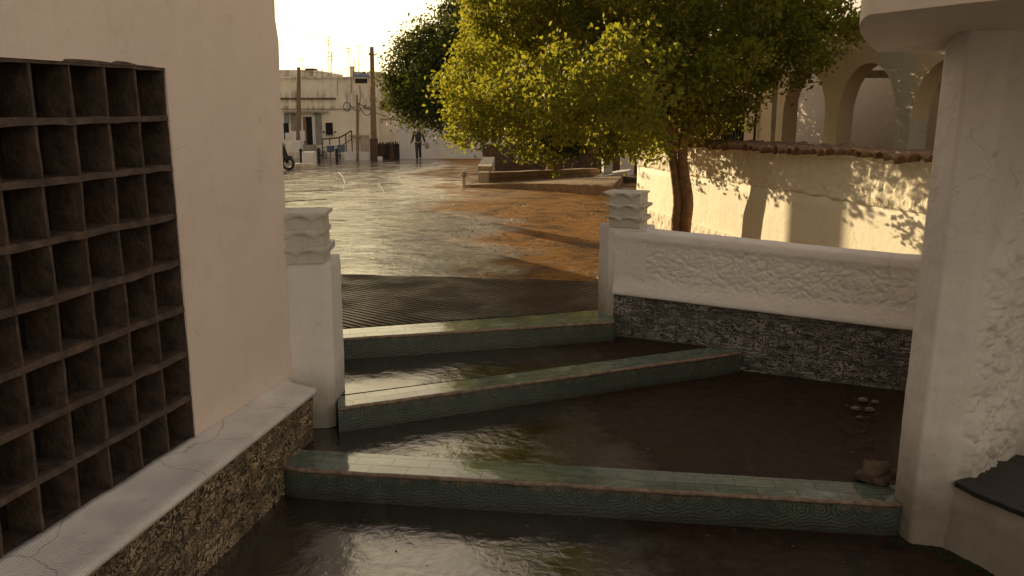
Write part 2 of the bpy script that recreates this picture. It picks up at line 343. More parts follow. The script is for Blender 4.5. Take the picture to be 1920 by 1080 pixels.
# the road starts at the back edge of the top step
e0 = G(633, 618, 0); e1 = G(1120, 583, 0); slope = (e1.y-e0.y)/(e1.x-e0.x)
def backedge(x): return e0.y+slope*(max(-3, min(2.4, x))-e0.x)
V = []
for j, y in enumerate(ys):
    for x in xs:
        yy = y if j else backedge(x)+.002
        if j == 1: yy = max(yy+.0, backedge(x)+.25)
        if j == 2: yy = max(yy, backedge(x)+.5)
        V.append((x, yy, min(0, rz(yy))))
nx = len(xs); m.add(V, [(j*nx+i, j*nx+i+1, (j+1)*nx+i+1, (j+1)*nx+i) for j in range(len(ys)-1) for i in range(nx-1)])
struct('road', m, MT['road'])
m = MB(); m.add([(-60, -40, -.62), (60, -40, -.62), (60, 7.2, -.62), (-60, 7.2, -.62)], [(0, 1, 2, 3)]); struct('ground', m, MT['concrete'])
# grooved ramp slab laid on the road
def groovemat():
    t = T('grooved_concrete'); a = t.dot((.618, .786, 0)); n = t.noise(1.6, 5, .6)
    ph = t.ma('ADD', t.ma('MULTIPLY', a, 2*math.pi/.062), t.ma('MULTIPLY', n, 3.5)); ph = t.ma('ADD', ph, t.ma('MULTIPLY', t.noise(14, 4), 1.3))
    s = t.ma('SINE', ph); x = t.xyz()[0]
    base = t.ramp(t.noise(4, 6, .7), (.3, (.085, .055, .032)), (.7, (.24, .165, .095)))
    red = t.n('MapRange', Value=t.ma('ADD', x, t.ma('MULTIPLY', n, .8)), i1=-.1, i2=.9, i3=0.0, i4=.75).outputs[0]
    base = t.mix(red, base, (.16, .070, .038))
    fade = t.ramp(t.noise(1.3, 4, .6), (.36, .15), (.55, 1)); s = t.ma('MULTIPLY', s, fade)
    c = t.mix(t.ramp(s, (.0, 1), (.45, 0)), base, (.010, .007, .005))
    t.set(Base_Color=c, Roughness=t.ramp(t.noise(2, 5), (.40, .30), (.6, .7)), IOR=1.32)
    t.bump(t.ma('ADD', t.ma('MULTIPLY', s, .6), t.ma('MULTIPLY', t.noise(40, 4, .7), .5)), 1.0, .045); return t.m
f0 = Rd(628, 514); f1 = Rd(1122, 527); m = MB(); n = 60; top = []; bot = []
for i in range(n+1):
    x = -2.6+4.3*i/n; yb = backedge(x)+.004; ya = f0.y+(f1.y-f0.y)*(x-f0.x)/(f1.x-f0.x)+.05*nz((x, 0, 0), 2.3)
    for k in range(9):
        y = yb+(ya-yb)*k/8; top.append((x, y, min(0, rz(y))+.006-(.006 if k == 8 else 0)+.001))
m.add(top, [(i*9+k, (i+1)*9+k, (i+1)*9+k+1, i*9+k+1) for i in range(n) for k in range(8)])
struct('path', m, groovemat(), smooth=True)
def ribbon(name, px, wd_, h, mat):
    m = MB(); P = [Rd(*q) for q in px]; Q = []
    for i in range(len(P)-1): Q += [P[i].lerp(P[i+1], k/8) for k in range(8)]
    Q.append(P[-1]); loops = []
    for i, p in enumerate(Q):
        d = (Q[min(i+1, len(Q)-1)]-Q[max(i-1, 0)]); d.z = 0; d.normalize(); n_ = Vector((-d.y, d.x, 0)); w_ = wd_*(.75+.6*noise.noise(p*2))
        loops.append([p-n_*w_+Vector((0, 0, -.004)), p-n_*w_*.6+Vector((0, 0, h)), p+n_*w_*.6+Vector((0, 0, h)), p+n_*w_+Vector((0, 0, -.004))])
    m.loft(loops); return struct(name, m, mat)
ribbon('kerb', [(634, 322), (642, 330), (647, 342), (643, 354), (620, 362), (580, 364), (530, 366)], .022, .006, MT['concrete'])
ribbon('road_joint', [(708, 343), (716, 352), (722, 364), (715, 380), (712, 395)], .012, .004, MT['concrete'])
ribbon('road_joint', [(530, 359), (580, 358), (640, 356)], .09, .012, MT['darkwall'])
ribbon('road_joint', [(530, 379), (560, 376), (612, 374)], .07, .01, MT['darkwall'])
ribbon('road_joint', [(712, 345), (735, 344.5), (752, 345.5)], .08, .012, MT['darkwall'])
# ------------------------------------------------------------------ the stair: three tiled steps and wet landings
def step(label, a, b, dirback, depth, hgt, back_a=None, back_b=None, seed=0, roundleft=0):
    a = Vector(a); b = Vector(b); d = (b-a); d.z = 0; L = d.length; d.normalize(); per = Vector((-d.y, d.x, 0))
    root = thing('tiled_step', label, 'step', a, 'green tiled steps')
    n = int(L/.02); pa = seg(a, b, n)
    ba = Vector(back_a) if back_a else a+per*depth; bb = Vector(back_b) if back_b else b+per*depth
    def wob(i): return .006*nz((i*.02, seed*5, 0), 3)+.004*nz((i*.02, seed*9, 0), 11)
    def rl(i):
        s = i*.02
        return roundleft*(1-math.sqrt(max(0, 1-(1-min(1, s/.16))**2))) if roundleft else 0
    # tread
    m = MB(); loops = []
    for i, p in enumerate(pa):
        q = ba.lerp(bb, i/n); w_ = wob(i); f = p-per*w_+per*rl(i)*.6
        loops.append([f+Vector((0, 0, -.012)), f+Vector((0, 0, -.001)), f+per*.006+Vector((0, 0, .003)), f.lerp(q, .5)+Vector((0, 0, .004+.002*nz((i*.02, 3, seed), 4))), q+Vector((0, 0, .003)), q+Vector((0, 0, -.03))])
    m.loft(loops); m.build('tread', tile_tread('green_tile_tread', tuple(d), tuple(per)), root, smooth=False)
    # riser
    m = MB(); loops = []
    for i, p in enumerate(pa):
        w_ = wob(i); f = p-per*w_*.6+per*(.006+rl(i)*.6); nb = .004*nz((i*.02, seed, 7), 6)
        q = ba.lerp(bb, i/n)-per*.01
        loops.append([f+per*(.0)+Vector((0, 0, -hgt-.03)), f-per*nb+Vector((0, 0, -hgt*.6)), f+Vector((0, 0, -hgt*.3)), f+Vector((0, 0, -.013)), q+Vector((0, 0, -.031)), q+Vector((0, 0, -hgt-.03))])
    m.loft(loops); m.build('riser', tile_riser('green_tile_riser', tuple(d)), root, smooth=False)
    # worn nosing
    m = MB(); loops = []
    for i, p in enumerate(pa):
        w_ = wob(i); f = p-per*w_+per*rl(i)*.6; h = .008+.010*nz((i*.02, 2, seed), 5)+.004*nz((i*.02, 2, seed), 31)
        loops.append([f-per*.004+Vector((0, 0, -.008-h)), f-per*(.005+.002*nz((i*.02, 8, seed), 23))+Vector((0, 0, -.006)), f-per*.002+Vector((0, 0, .002)), f+per*(.010+.006*nz((i*.02, 5, seed), 18))+Vector((0, 0, .0046)), f+per*.008+Vector((0, 0, -.012))])
    m.loft(loops); m.build('nosing', MT['pinkedge'], root, smooth=True)
    return root
def ext(p, q, s): p = Vector(p); q = Vector(q); return p+(q-p)*s
# top step (level 0)
a = G(635, 636, 0); b = G(1152, 603, 0); A1 = ext(a, b, -.45); B1 = b.copy()
ba = G(633, 618, 0); bb = G(1122, 582, 0)
s1 = step('topmost green tiled step, between the two gate pillars at the street edge', A1, B1, None, .25, .15, ext(ba, bb, -.45), ext(ba, bb, 1.08), 1)
a = G(632, 766, -.15); b = G(1391, 661, -.15); A2 = ext(a, b, 0.002); B2 = b
s2 = step('middle green tiled step, running from the left pillar to the dark stone wall', A2, B2, None, .17, .15, G(634, 744, -.15), G(1382, 645, -.15), 2)
A3 = G(518, 878, -.30); B3 = G(1690, 947, -.30)
s3 = step('nearest green tiled step with a rounded left end, ending at the white post', A3, B3, None, .2, .17, G(548, 843, -.30), G(1690, 911, -.30), 3, roundleft=.12)
# landings
MT['wet'] = wetfloor('wet_dark_landing'); MT['wet2'] = wetfloor('wet_dark_landing_front', (.010, .007, .005), (.035, .024, .016))
def landing(poly, z, mat):
    m = MB(); m.prism(poly, z-.12, z); return struct('path', m, mat)
xy = lambda v: (v.x, v.y)
p1a, p1b = ext(a := A1, b := B1, 0), B1
landing([(-2.2, 4.95), xy(G(640, 740, -.152)), xy(G(1386, 644, -.152)), (1.9, 6.3), (1.3, 6.9), (B1.x+.0, B1.y+.06), (A1.x, A1.y+.06)], -.153, MT['wet'])
landing([(-1.9, 4.45), xy(G(548, 842, -.303)), xy(G(1690, 910, -.303)), (2.9, 4.2), (2.9, 5.9), (1.78, 6.35), (B2.x, B2.y+.06), (A2.x, A2.y+.06), (-1.9, 4.9)], -.303, MT['wet'])
landing([(-2.2, 1.0), (2.9, 1.0), (2.9, 4.2), (B3.x, B3.y+.05), (A3.x, A3.y+.05), (-2.2, 4.8)], -.47, MT['wet2'])
# ------------------------------------------------------------------ left house
Wd = Vector((.237, 1, 0)).normalized(); Wn = Vector((Wd.y, -Wd.x, 0))   # along the wall (away), outward to the stair
W0 = Vector((-1.30, 4.80, 0))
def WP(Y, z, d=0): return Vector((-1.30-.237*(4.80-Y), Y, z))+Wn*d
LH = thing('plastered_house', 'pinkish white plastered house wall with dark lattice opening, left of the steps', 'house', (-1.3, 4.8, -.47))
yl = sorted(set([round(v, 3) for v in list(np.arange(-1.0, 4.80, .12))+[4.80, 3.86, 2.366]])); zl = sorted(set([round(v, 3) for v in list(np.arange(-.47, 4.2, .12))+[4.2, .02, 1.755]]))
yl = [y for y in yl if abs(y-3.86) < .001 or abs(y-2.366) < .001 or (abs(y-3.86) > .04 and abs(y-2.366) > .04)]; zl = [z for z in zl if z in (.02, 1.755) or (abs(z-.02) > .04 and abs(z-1.755) > .04)]
m = MB(); V = []
def lean(Y, z):
    k = max(0, min(1, (Y-3.95)/.85)); return k*(.018*(z-.0)+(-.014 if z > 2.0 else 0))
for y in yl:
    for z in zl:
        edge = abs(y-3.86) < .01 or abs(y-2.366) < .01
        p = WP(y, z, (.006*nz((y, z, 0), 1.6)+.003*nz((y, z, 3), 6)))
        if y > 4.79: p += Wd*(.006*nz((0, z, 5), 5))
        p += Vector((lean(y, z), 0, 0)); V.append(p)
nzl = len(zl); fs = []
for i in range(len(yl)-1):
    for j in range(nzl-1):
        ym = (yl[i]+yl[i+1])/2; zm = (zl[j]+zl[j+1])/2
        if 2.366 < ym < 3.86 and .02 < zm < 1.755: continue
        fs.append((i*nzl+j, i*nzl+j+1, (i+1)*nzl+j+1, (i+1)*nzl+j))
m.add(V, fs)
# end wall, top, back
n0 = len(m.v); endf = [V[(len(yl)-1)*nzl+j] for j in range(nzl)]
m.add(endf+[p+Vector((-4.0, -.25, 0)) for p in endf], [(j, j+1, nzl+j+1, nzl+j) for j in range(nzl-1)])
m.add([WP(4.8, 4.2)+Vector((.07, 0, 0)), WP(4.8, 4.2)+Vector((-4.0, -.25, 0)), WP(-1, 4.2)+Vector((-4, 0, 0)), WP(-1, 4.2)], [(0, 1, 2, 3)])
m.add([WP(-1, 4.2), WP(-1, 4.2)+Vector((-4, 0, 0)), WP(-1, -.47)+Vector((-4, 0, 0)), WP(-1, -.47)], [(0, 1, 2, 3)])
# reveals
def rev(y0, z0, y1, z1): m.add([WP(y0, z0, .004), WP(y1, z1, .004), WP(y1, z1, -.16), WP(y0, z0, -.16)], [(0, 1, 2, 3)])
rev(3.86, .02, 3.86, 1.755); rev(2.366, .02, 2.366, 1.755); rev(2.366, 1.755, 3.86, 1.755); rev(2.366, .02, 3.86, .02)
m.build('wall', MT['lwall'], LH, smooth=True)
lw = MB(); dy = (3.86-2.366)/8; dz = (1.755-.02)/8
lat = None
def bar(mb, y0, z0, y1, z1, th, d0, d1, seed):
    """one wobbly slat of the lattice"""
    vert = abs(z1-z0) > abs(y1-y0); n = 18; loops = []
    for i in range(n+1):
        s = i/n; y = y0+(y1-y0)*s; z = z0+(z1-z0)*s; w1 = .006*nz((y*9, z*9, seed), 1.1); h = th/2*(1+.42*nz((y*14, z*14, seed+5), 1.3))
        o = w1; f = d0+.004*nz((y*7, z*7, seed+2), 1.5)
        if vert: l = [WP(y+o-h, z, f), WP(y+o+h, z, f-.003), WP(y+o+h, z, d1), WP(y+o-h, z, d1)]
        else: l = [WP(y, z+o-h, f), WP(y, z+o+h, f-.004), WP(y, z+o+h, d1), WP(y, z+o-h, d1)]
        loops.append(l)
    mb.loft(loops)
for k in range(9): bar(lw, 3.86-dy*k, .02, 3.86-dy*k, 1.755, .017, -.006 if k else -.002, -.155, k)
for k in range(9): bar(lw, 2.366, .02+dz*k, 3.86, .02+dz*k, .026, .000, -.15, 20+k)
lat = lw.build('lattice', MT['lattice'], LH)
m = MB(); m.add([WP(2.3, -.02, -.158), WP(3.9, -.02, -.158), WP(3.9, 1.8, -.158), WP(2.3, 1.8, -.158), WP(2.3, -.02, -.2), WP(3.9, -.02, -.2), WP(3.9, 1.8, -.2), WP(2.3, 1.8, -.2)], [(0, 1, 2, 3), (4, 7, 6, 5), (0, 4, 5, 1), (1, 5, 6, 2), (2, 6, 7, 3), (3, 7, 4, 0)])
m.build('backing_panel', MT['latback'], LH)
# ledge: inner edge follows the wall, outer edge converges
oa = G(592, 728, .01); ob = G(140, 1084, .01); od = (oa-ob).normalized(); on = Vector((od.y, -od.x, 0))
def outer(Y): s = (Y-ob.y)/(oa.y-ob.y); return ob.lerp(oa, s)
loops = []; ny = 150
for i in range(ny+1):
    Y = .6+(4.66-.6)*i/ny; o = outer(Y); inn = WP(min(4.795, Y+.10*i/ny), .01, -.01); wd = (o-inn).length; e = (o-inn).normalized()
    w_ = .004*nz((0, Y, 0), 5)+.002*nz((0, Y, 9), 21)
    l = [inn+Vector((0, 0, .03+w_*1.5)), inn+e*.028+Vector((0, 0, .024+w_*2)), inn+e*.05+Vector((0, 0, .006+w_)), o-e*.05+Vector((0, 0, .002+w_)), o-e*.015+Vector((0, 0, .000+w_)), o+e*.004+Vector((0, 0, -.012+w_)), o+e*.002+Vector((0, 0, -.03)), o-e*.02+Vector((0, 0, -.036)), inn+Vector((0, 0, -.036))]
    loops.append(l)
def ledgemat(name, d, freq=.0125, amt=.55, col=(.76, .70, .66)):
    t = T(name); a = t.dot(d); n = t.noise(4, 5); x = t.xyz()
    s = t.ma('SINE', t.ma('ADD', t.ma('MULTIPLY', a, 2*math.pi/freq), t.ma('MULTIPLY', t.noise(9, 4, .6, .5), 9.0)))
    near = t.ramp(t.noise(1.3, 3), (.42, .15), (.58, 1)); crk = t.ramp(t.n('TexVoronoi', p_feature='DISTANCE_TO_EDGE', Vector=t.n('VectorMath', p_operation='ADD', i0=t.co, i1=t.n('VectorMath', p_operation='SCALE', i0=t.noise(5, 4, color=True), Scale=.10).outputs[0]).outputs[0], Scale=1.5).outputs[0], (.002, 1), (.005, 0))
    c = t.mix(t.ramp(n, (.4, 0), (.65, 1)), [q*.82 for q in col], col)
    c = t.mix(t.ramp(t.noise(24, 5, .7), (.60, 0), (.72, .6)), c, [col[0]*.45, col[1]*.4, col[2]*.32])
    c = t.mix(t.ma('MULTIPLY', crk, .55), c, (.16, .125, .10)); t.set(Base_Color=c, Roughness=.6)
    t.bump(t.ma('ADD', t.ma('MULTIPLY', t.ma('MULTIPLY', s, near), .33), t.ma('ADD', t.ma('MULTIPLY', t.noise(8, 5), 1.0), t.ma('MULTIPLY', t.noise(60, 4), .2))), amt, .010); return t.m
m = MB(); m.loft(loops); m.build('ledge', ledgemat('ribbed_ledge_plaster', tuple(Wd)), LH, smooth=True)
# stone cladding below the ledge
loops = []
for i in range(ny+1):
    Y = .6+(4.66-.6)*i/ny; o = outer(Y); inn = WP(Y, 0, -.01); e = (o-inn).normalized(); l = []
    for k in range(13):
        z = -.52+(.50)*k/12-.004; d = -.022+.006*nz((Y*3, z*3, 4), 3)+.004*nz((Y, z, 8), 20)
        if k == 12: z = -.026
        l.append(Vector((o.x, o.y, z))+e*(d-.035*(1-k/12)*.6))
    l += [Vector((inn.x, inn.y, -.026)), Vector((inn.x, inn.y, -.52))]; loops.append(l)
m = MB(); m.loft(loops); m.build('stone_cladding', cladding('tan_swirled_stone', tuple(od), (.045, .030, .018), (.30, .21, .12), (.55, .42, .27)), LH)
# ------------------------------------------------------------------ gate pillars with stacked tile caps
def cap_stack(root, corners, z0, hts, seed, amp):
    """corners: front-left, front-right, depth vector"""
    a, b, dv = corners; d = (b-a); L = d.length; d = d.normalized(); pn = Vector((-d.y, d.x, 0)); z = z0
    for li, h in enumerate(hts):
        # slab with a scalloped lower edge
        n = 40; loops = []; sh = .012*math.sin(seed*3+li*2); sx = -.006*li
        for i in range(n+1):
            s = i/n; x = -.012+sx+(L+.03-2*sx*0)*s+sh; ph = s*2*math.pi*2.0+1.2+li*.5; low = .012-.034*abs(math.sin(ph/2+.2*li))*amp
            t1 = .004*nz((x*8, li, seed), 2); y0 = -.02+.006*nz((x*12, li*3, seed), 1.3)+.008*math.cos(ph)
            top = z+h-t1; bt = z+h*.42-low+.01
            l = [a+d*x+pn*(y0+.004)+Vector((0, 0, bt)), a+d*x+pn*y0+Vector((0, 0, (bt+top)/2)), a+d*x+pn*(y0+.003)+Vector((0, 0, top-.004)), a+d*x+pn*(y0+.012)+Vector((0, 0, top)), a+d*x+dv*1.0+pn*.02+Vector((0, 0, top)), a+d*x+dv*1.0+pn*.03+Vector((0, 0, bt))]
            loops.append(l)
        m = MB(); m.loft(loops); m.build('cap_tile', MT['capwhite'], root, smooth=False, bevel=.004)
        m = MB(); m.prism([xy(a+d*.012-pn*.004), xy(b-d*.008-pn*.004), xy(b-d*.008+dv), xy(a+d*.012+dv)], z-.002, z+h*.85); m.build('mortar_bed', MT['capwhite'], root, bevel=.004)
        z += h
LP = thing('gate_pillar', 'left gate pillar topped with three scalloped tiles, against the house corner', 'pillar', (-1.25, 4.9, -.3), 'white gate pillars with tile stacks')
fr = at(614, 700, 4.84); frx = G(622, 806, -.3)
pl = [(-1.50, 4.775), (-1.10, 4.830), (-1.062, 4.865), (-1.05, 5.10), (-1.50, 5.06)]
def pillar_mesh(pl, z0, z1, name, mat, root, leanx=0, nzs=26):
    m = MB(); loops = []
    for k in range(nzs+1):
        z = z0+(z1-z0)*k/nzs; q = []
        cx = sum(p[0] for p in pl)/len(pl); cy = sum(p[1] for p in pl)/len(pl); sh = 1 if k < nzs else .965
        # subdivide and wobble
        for i in range(len(pl)):
            a_ = pl[i]; b_ = pl[(i+1) % len(pl)]
            for s in (0, .25, .5, .75):
                x = a_[0]+(b_[0]-a_[0])*s; y = a_[1]+(b_[1]-a_[1])*s
                p = Vector((cx+(x-cx)*sh, cy+(y-cy)*sh, z)); o = .004*nz(p, 4)+.003*nz(p, 13); q.append(p+Vector((o+leanx*(z-z0), -o, .006*nz(p, 5) if k == nzs else 0)))
        loops.append(q)
    m.loft(loops); return m.build(name, mat, root)
pillar_mesh(pl, -.30, .71, 'pillar_body', MT['pillar'], LP, .010)
cap_stack(LP, (Vector((-1.345, 4.79, 0)), Vector((-1.07, 4.825, 0)), Vector((-.01, .22, 0))), .705, (.098, .100, .098), 1, 1.0)
RP = thing('gate_pillar', 'right gate pillar with chipped tile stack on top, where the low wall begins', 'pillar', (.78, 6.6, 0), 'white gate pillars with tile stacks')
c0 = G(1121, 582, 0); c1 = G(1138, 592, 0); Ld = Vector((.905, -.425, 0)).normalized(); Ln = Vector((Ld.y, -Ld.x, 0))  # Ln points toward the camera side
if Ln.y > 0: Ln = -Ln
r1 = c1+Ld*.29; r2 = r1-Ln*.24; r0 = c1-Ln*.24+Vector((-.06, 0, 0))
pr = [xy(c0), xy(c1), xy(r1), xy(r2), xy(r0)]
ps1 = c1+Ld*.052; ps2 = ps1-Ln*.24
pillar_mesh([xy(c0), xy(c1), xy(ps1), xy(ps2), xy(r0)], -.15, .70, 'pillar_body', MT['pillar'], RP)
sh0 = c1+Ld*.049-Ln*.003; pillar_mesh([xy(sh0), xy(r1-Ln*.003), xy(r2), xy(sh0-Ln*.23)], .19, .697, 'shoulder', MT['pillar'], RP)
cap_stack(RP, (c1+Ld*-.015+Vector((0, 0, 0)), c1+Ld*.245, -Ln*.20), .695, (.085, .09, .088), 2, 1.1)
# ------------------------------------------------------------------ low plastered wall
LW = thing('low_garden_wall', 'low white rough plastered wall on dark swirled stone, right of the upper steps', 'wall', (.95, 6.4, 0))
q0 = c1+Ld*.045-Ln*.0; q1 = q0+Ld*2.15
def on_line(u, v, off=0):
    """point on the vertical plane of the wall front seen at pixel u,v"""
    r = Vector(ray(u, v)); o = Vector((0, 0, H)); t = (q0+Ln*off-o).dot(Ln)/r.dot(Ln); return o+r*t
zt = [on_line(u, v).z for u, v in ((1200, 432), (1690, 484))]; zl_ = [on_line(u, v).z for u, v in ((1160, 549), (1680, 613))]; zb_ = [on_line(u, v).z for u, v in ((1160, 626), (1668, 728))]
print('low wall z', zt, zl_, zb_)
n = 430; P = seg(q0+Ld*.0, q1, n)
L0 = 2.15
def zi(pair, s): return pair[0]+(pair[1]-pair[0])*s
loops = []
for i, p in enumerate(P):
    s = i/n; zt_ = zi(zt, min(1, s*1.1)); zlp = zi(zl_, min(1, s*1.1)); hgt = zt_-zlp
    prof = []
    K = 64
    for k in range(K+1):
        h = k/K; z = zlp+hgt*h*.97
        d = .0
        if h < .30: d = .026*(1-max(0, (h-.04)/.26))**1.5
        if h > .84: d = .005*math.sin((h-.84)/.16*math.pi)
        mid = max(0, min(1, (h-.12)/.16))*max(0, min(1, (.90-h)/.12))*max(0, min(1, (s-.05)/.05))
        q = Vector((p.x, p.y, z)); rough = (crinkle(q, 1.15)*.42+.004*nz(q, 30, 2))*mid
        d += rough-.008*mid+.003*nz(q, 8)
        prof.append((d, z))
    # rounded top
    for th in (20, 50, 80, 110, 140, 165):
        a_ = R(th); prof.append((-.07+.07*math.cos(a_), zlp+hgt*.97+.032*math.sin(a_)+.004*nz((p.x, p.y, th), 7)))
    prof += [(-.15, zlp+hgt*.9), (-.15, zlp-.012), (.0, zlp-.012), (.022, zlp-.008)]
    loops.append([Vector((p.x, p.y, 0))+Ln*d+Vector((0, 0, z)) for d, z in prof])
m = MB(); m.loft(loops); m.build('plaster_body', MT['whiterough'], LW, smooth=True)
loops = []
for i, p in enumerate(P):
    s = i/n; zlp = zi(zl_, min(1, s*1.1))-.010; l = []
    for k in range(13):
        z = -.36+(zlp+.36)*k/12; d = -.006+.006*nz((p.x*3, p.y*3, z*3), 3)+.004*nz((p.x, p.y, z), 20); l.append(Vector((p.x, p.y, z))+Ln*d)
    l += [Vector((p.x, p.y, zlp))-Ln*.13, Vector((p.x, p.y, -.36))-Ln*.13]; loops.append(l)
m = MB(); m.loft(loops); m.build('stone_cladding', cladding('grey_swirled_stone', tuple(Ld), (.03, .027, .024), (.15, .135, .115), (.38, .36, .325), 1.45), LW)
# ------------------------------------------------------------------ right house: post, rough jamb, slate shelf, canopy
RH = thing('plastered_house', 'white house corner with rough plaster jamb and slate shelf, right of the steps', 'house', (2.3, 3.9, -.47))
base = [(1.895, 3.915), (1.913, 3.765), (1.922, 3.752), (1.975, 3.738), (2.04, 3.722), (2.075, 3.722), (2.11, 3.745), (2.51, 4.04), (3.3, 3.45), (3.7, 4.6), (2.56, 5.0)]
def densify(poly, st):
    out = []
    for i in range(len(poly)):
        a_ = Vector((*poly[i], 0)); b_ = Vector((*poly[(i+1) % len(poly)], 0)); k = max(1, int((b_-a_).length/st[i]))
        for j in range(k): out.append((a_.lerp(b_, j/k), i, j/k))
    return out
dp = densify(base, [.0085]*7+[.05, .3, .3, .3])
loops = []; NZ = 310
sm = lambda x: (lambda q: q*q*(3-2*q))(max(0, min(1, x)))
for k in range(NZ+1):
    z = -.50+(2.35+.50)*k/NZ; l = []
    for n_i, (p, i, s) in enumerate(dp):
        q = p.copy(); pn = dp[(n_i+1) % len(dp)][0]; pv = dp[n_i-1][0]; e = (pn-pv); e.z = 0; e.normalize(); nn = Vector((e.y, -e.x, 0))
        if i < 7 and n_i > 0:
            q += nn*(.004*nz((q.x, q.y, z), 5)+.003*nz((q.x, q.y, z), 16))
            edge = 2.135-.035*sm((1.2-z)/1.3)+.02*nz((0, z, 1), 2.5)+.25*sm((z-.75)/.7)
            g = sm((p.x-edge+.03)/.06)*sm((1.45-z)/.35)*sm((2.52-p.x)/.04)
            if g > 0:
                q += nn*g*(crinkle(Vector((q.x, q.y, z*.8)), .85)*2.0+.036)
            if i < 3: q += Vector((-.8, -.2, 0))*math.exp(-(z/.35)**2)*.010
        q += Vector((.012, .0, 0))*max(0, z)
        l.append(Vector((q.x, q.y, z)))
    loops.append(l)
m = MB(); m.loft(loops); m.build('wall', MT['post'], RH, smooth=True)
m = MB(); pp = [(2.03, 3.83), (2.10, 3.735), (2.20, 3.52), (2.32, 3.22), (2.75, 2.35), (3.6, 2.6), (3.4, 3.6), (2.5, 4.1)]
d2 = densify(pp, [.03, .03, .03, .05, .3, .3, .3, .3]); loops = []
for k in range(13):
    z = -.50+(.35)*k/12; l = []
    for p, i, s in d2: l.append(Vector((p.x-.05*(1-k/12)+.008*nz((p.x, p.y, z), 6), p.y-.012*(1-k/12)+.010*nz((p.x, p.y, z), 9), z)))
    loops.append(l)
m.loft(loops); m.build('plinth', MT['post'], RH, smooth=False)
m = MB(); sp = [(2.075, 3.70), (2.13, 3.545), (2.215, 3.40), (2.34, 3.16), (2.72, 2.4), (3.5, 2.7), (3.3, 3.6), (2.52, 4.035)]
d2 = densify(sp, [.02, .02, .02, .03, .3, .3, .3, .1]); m.loft([[Vector((p.x+.010*nz((p.x, p.y, z), 11)-.01, p.y+.014*nz((p.x, p.y, 4), 17), z)) for p, i, s in d2] for z in (-.148, -.122)])
m.build('slate_shelf', MT['slate'], RH, bevel=.003)
# canopy
m = MB(); bl = at(1646, 98, 3.93); br = at(1752, 98, 3.97); fl = at(1628, 28, 3.30); ff = at(1800, 0, 2.95)
zf = fl.z; near = Vector((2.35, 1.6, zf))
ptsb = [bl, fl, Vector((ff.x, ff.y, zf)), near, Vector((4.2, 2.2, zf)), Vector((3.9, 5.0, bl.z+.03)), Vector((2.62, 5.02, bl.z+.02)), br]
def bez(a_, c_, b_, n):
    return [a_*(1-t)**2+c_*2*t*(1-t)+b_*t*t for t in [i/n for i in range(n+1)]]
outline = bez(bl, Vector((fl.x-.02, fl.y+.16, (bl.z+fl.z)/2+.015)), fl, 8)+[Vector((ff.x, ff.y, zf)), near, Vector((4.2, 2.2, zf)), Vector((3.9, 5.0, bl.z+.03)), Vector((2.62, 5.02, bl.z+.02)), br]
nB = len(outline); cen = Vector((2.0, 3.84, 1.90))
lo = [p.copy() for p in outline]; up = [Vector((p.x, p.y, max(p.z+.02, zf+.22))) for p in outline]
m.add(lo+up+[cen], [(i, (i+1) % nB, nB+(i+1) % nB, nB+i) for i in range(nB)]+[tuple(range(nB, 2*nB))]+[(i, 2*nB, (i+1) % nB) for i in range(nB)])
m.build('canopy', MT['canopy'], RH, bevel=.002)
# stones, moss
def rock(label, u, v, z, r, mat, seed, cat='stone', group=None):
    p = G(u, v, z); m = MB(); m.blob(p+Vector((0, 0, r[2]*.75)), r, .5 if r[0] > .05 else .16, 1.6, 3, 0, seed); o = m.build('loose_stone', mat, None, smooth=True); tag(o, label, cat, group); return o
rock('rough brown stone lying against the foot of the white post', 1640, 903, -.30, (.088, .07, .062), MT['rock'], 3)
for i, (u, v, r, lb) in enumerate(((1604, 770, .024, 'pale rounded pebble, leftmost of the cluster by the dark stone wall'), (1617, 754, .026, 'rounded pebble at the top of the cluster by the dark stone wall'), (1630, 772, .024, 'rounded pebble at the lower right of the cluster by the dark stone wall'), (1640, 757, .020, 'small brown pebble, rightmost of the cluster by the dark stone wall'), (1612, 785, .015, 'small dark pebble just below the pebble cluster'))):
    o = rock(lb, u, v, -.30, (r*1.25, r, r*.75), MT['pebble'], 10+i, 'pebble', 'pebbles heaped below the low wall')
m = MB()
for i in range(420):
    s = random.random(); u = 1672+190*s; v = 1000+62*s+random.gauss(0, 5)+6; p = G(u, v, -.47); r = random.uniform(.006, .016)
    m.blob(p, (r, r, r*.5), .3, 2, 1, 0, i)
o = m.build('moss', MT['moss'], None, smooth=True); o['kind'] = 'stuff'
m = MB()
for i in range(190):
    if random.random() < .5: u = random.uniform(1560, 1665); v = random.uniform(735, 850); z = -.30
    else: u = random.uniform(560, 1650); v = random.uniform(800, 900) if random.random() < .4 else random.uniform(970, 1075); z = -.30 if v < 850 else -.47
    if z == -.47 and (v < 960 or random.random() < .6): continue
    p = G(u, v, z); r = random.uniform(.0025, .0065); m.blob(p+Vector((0, 0, r*.4)), (r*1.3, r, r*.7), .4, 2, 1, 0, i)
o = m.build('gravel', MT['rock'], None); o['kind'] = 'stuff'
m = MB()
for i in range(4200):
    s = random.random(); Y = 8.1+9*random.random()**1.6; X = random.uniform(-.6-.1*Y+.9, 2.6); 
    if random.random() < .35*max(0, (1-X)): continue
    r = random.uniform(.003, .008)*(.8+.03*Y)*(2 if random.random() < .06 else 1)
    if noise.noise(Vector((X*1.3, Y*.7, 0))) < -.05 and random.random() < .7: continue
    m.blob((X, Y, rz(Y)+r*.3), (r*1.3, r, r*.6), .5, 2, 1, 0, i)
MT['grit'] = plain('road_grit', (.42, .25, .10), .3, .4, 20, .4, 60)
o = m.build('gravel', MT['grit'], None); o['kind'] = 'stuff'
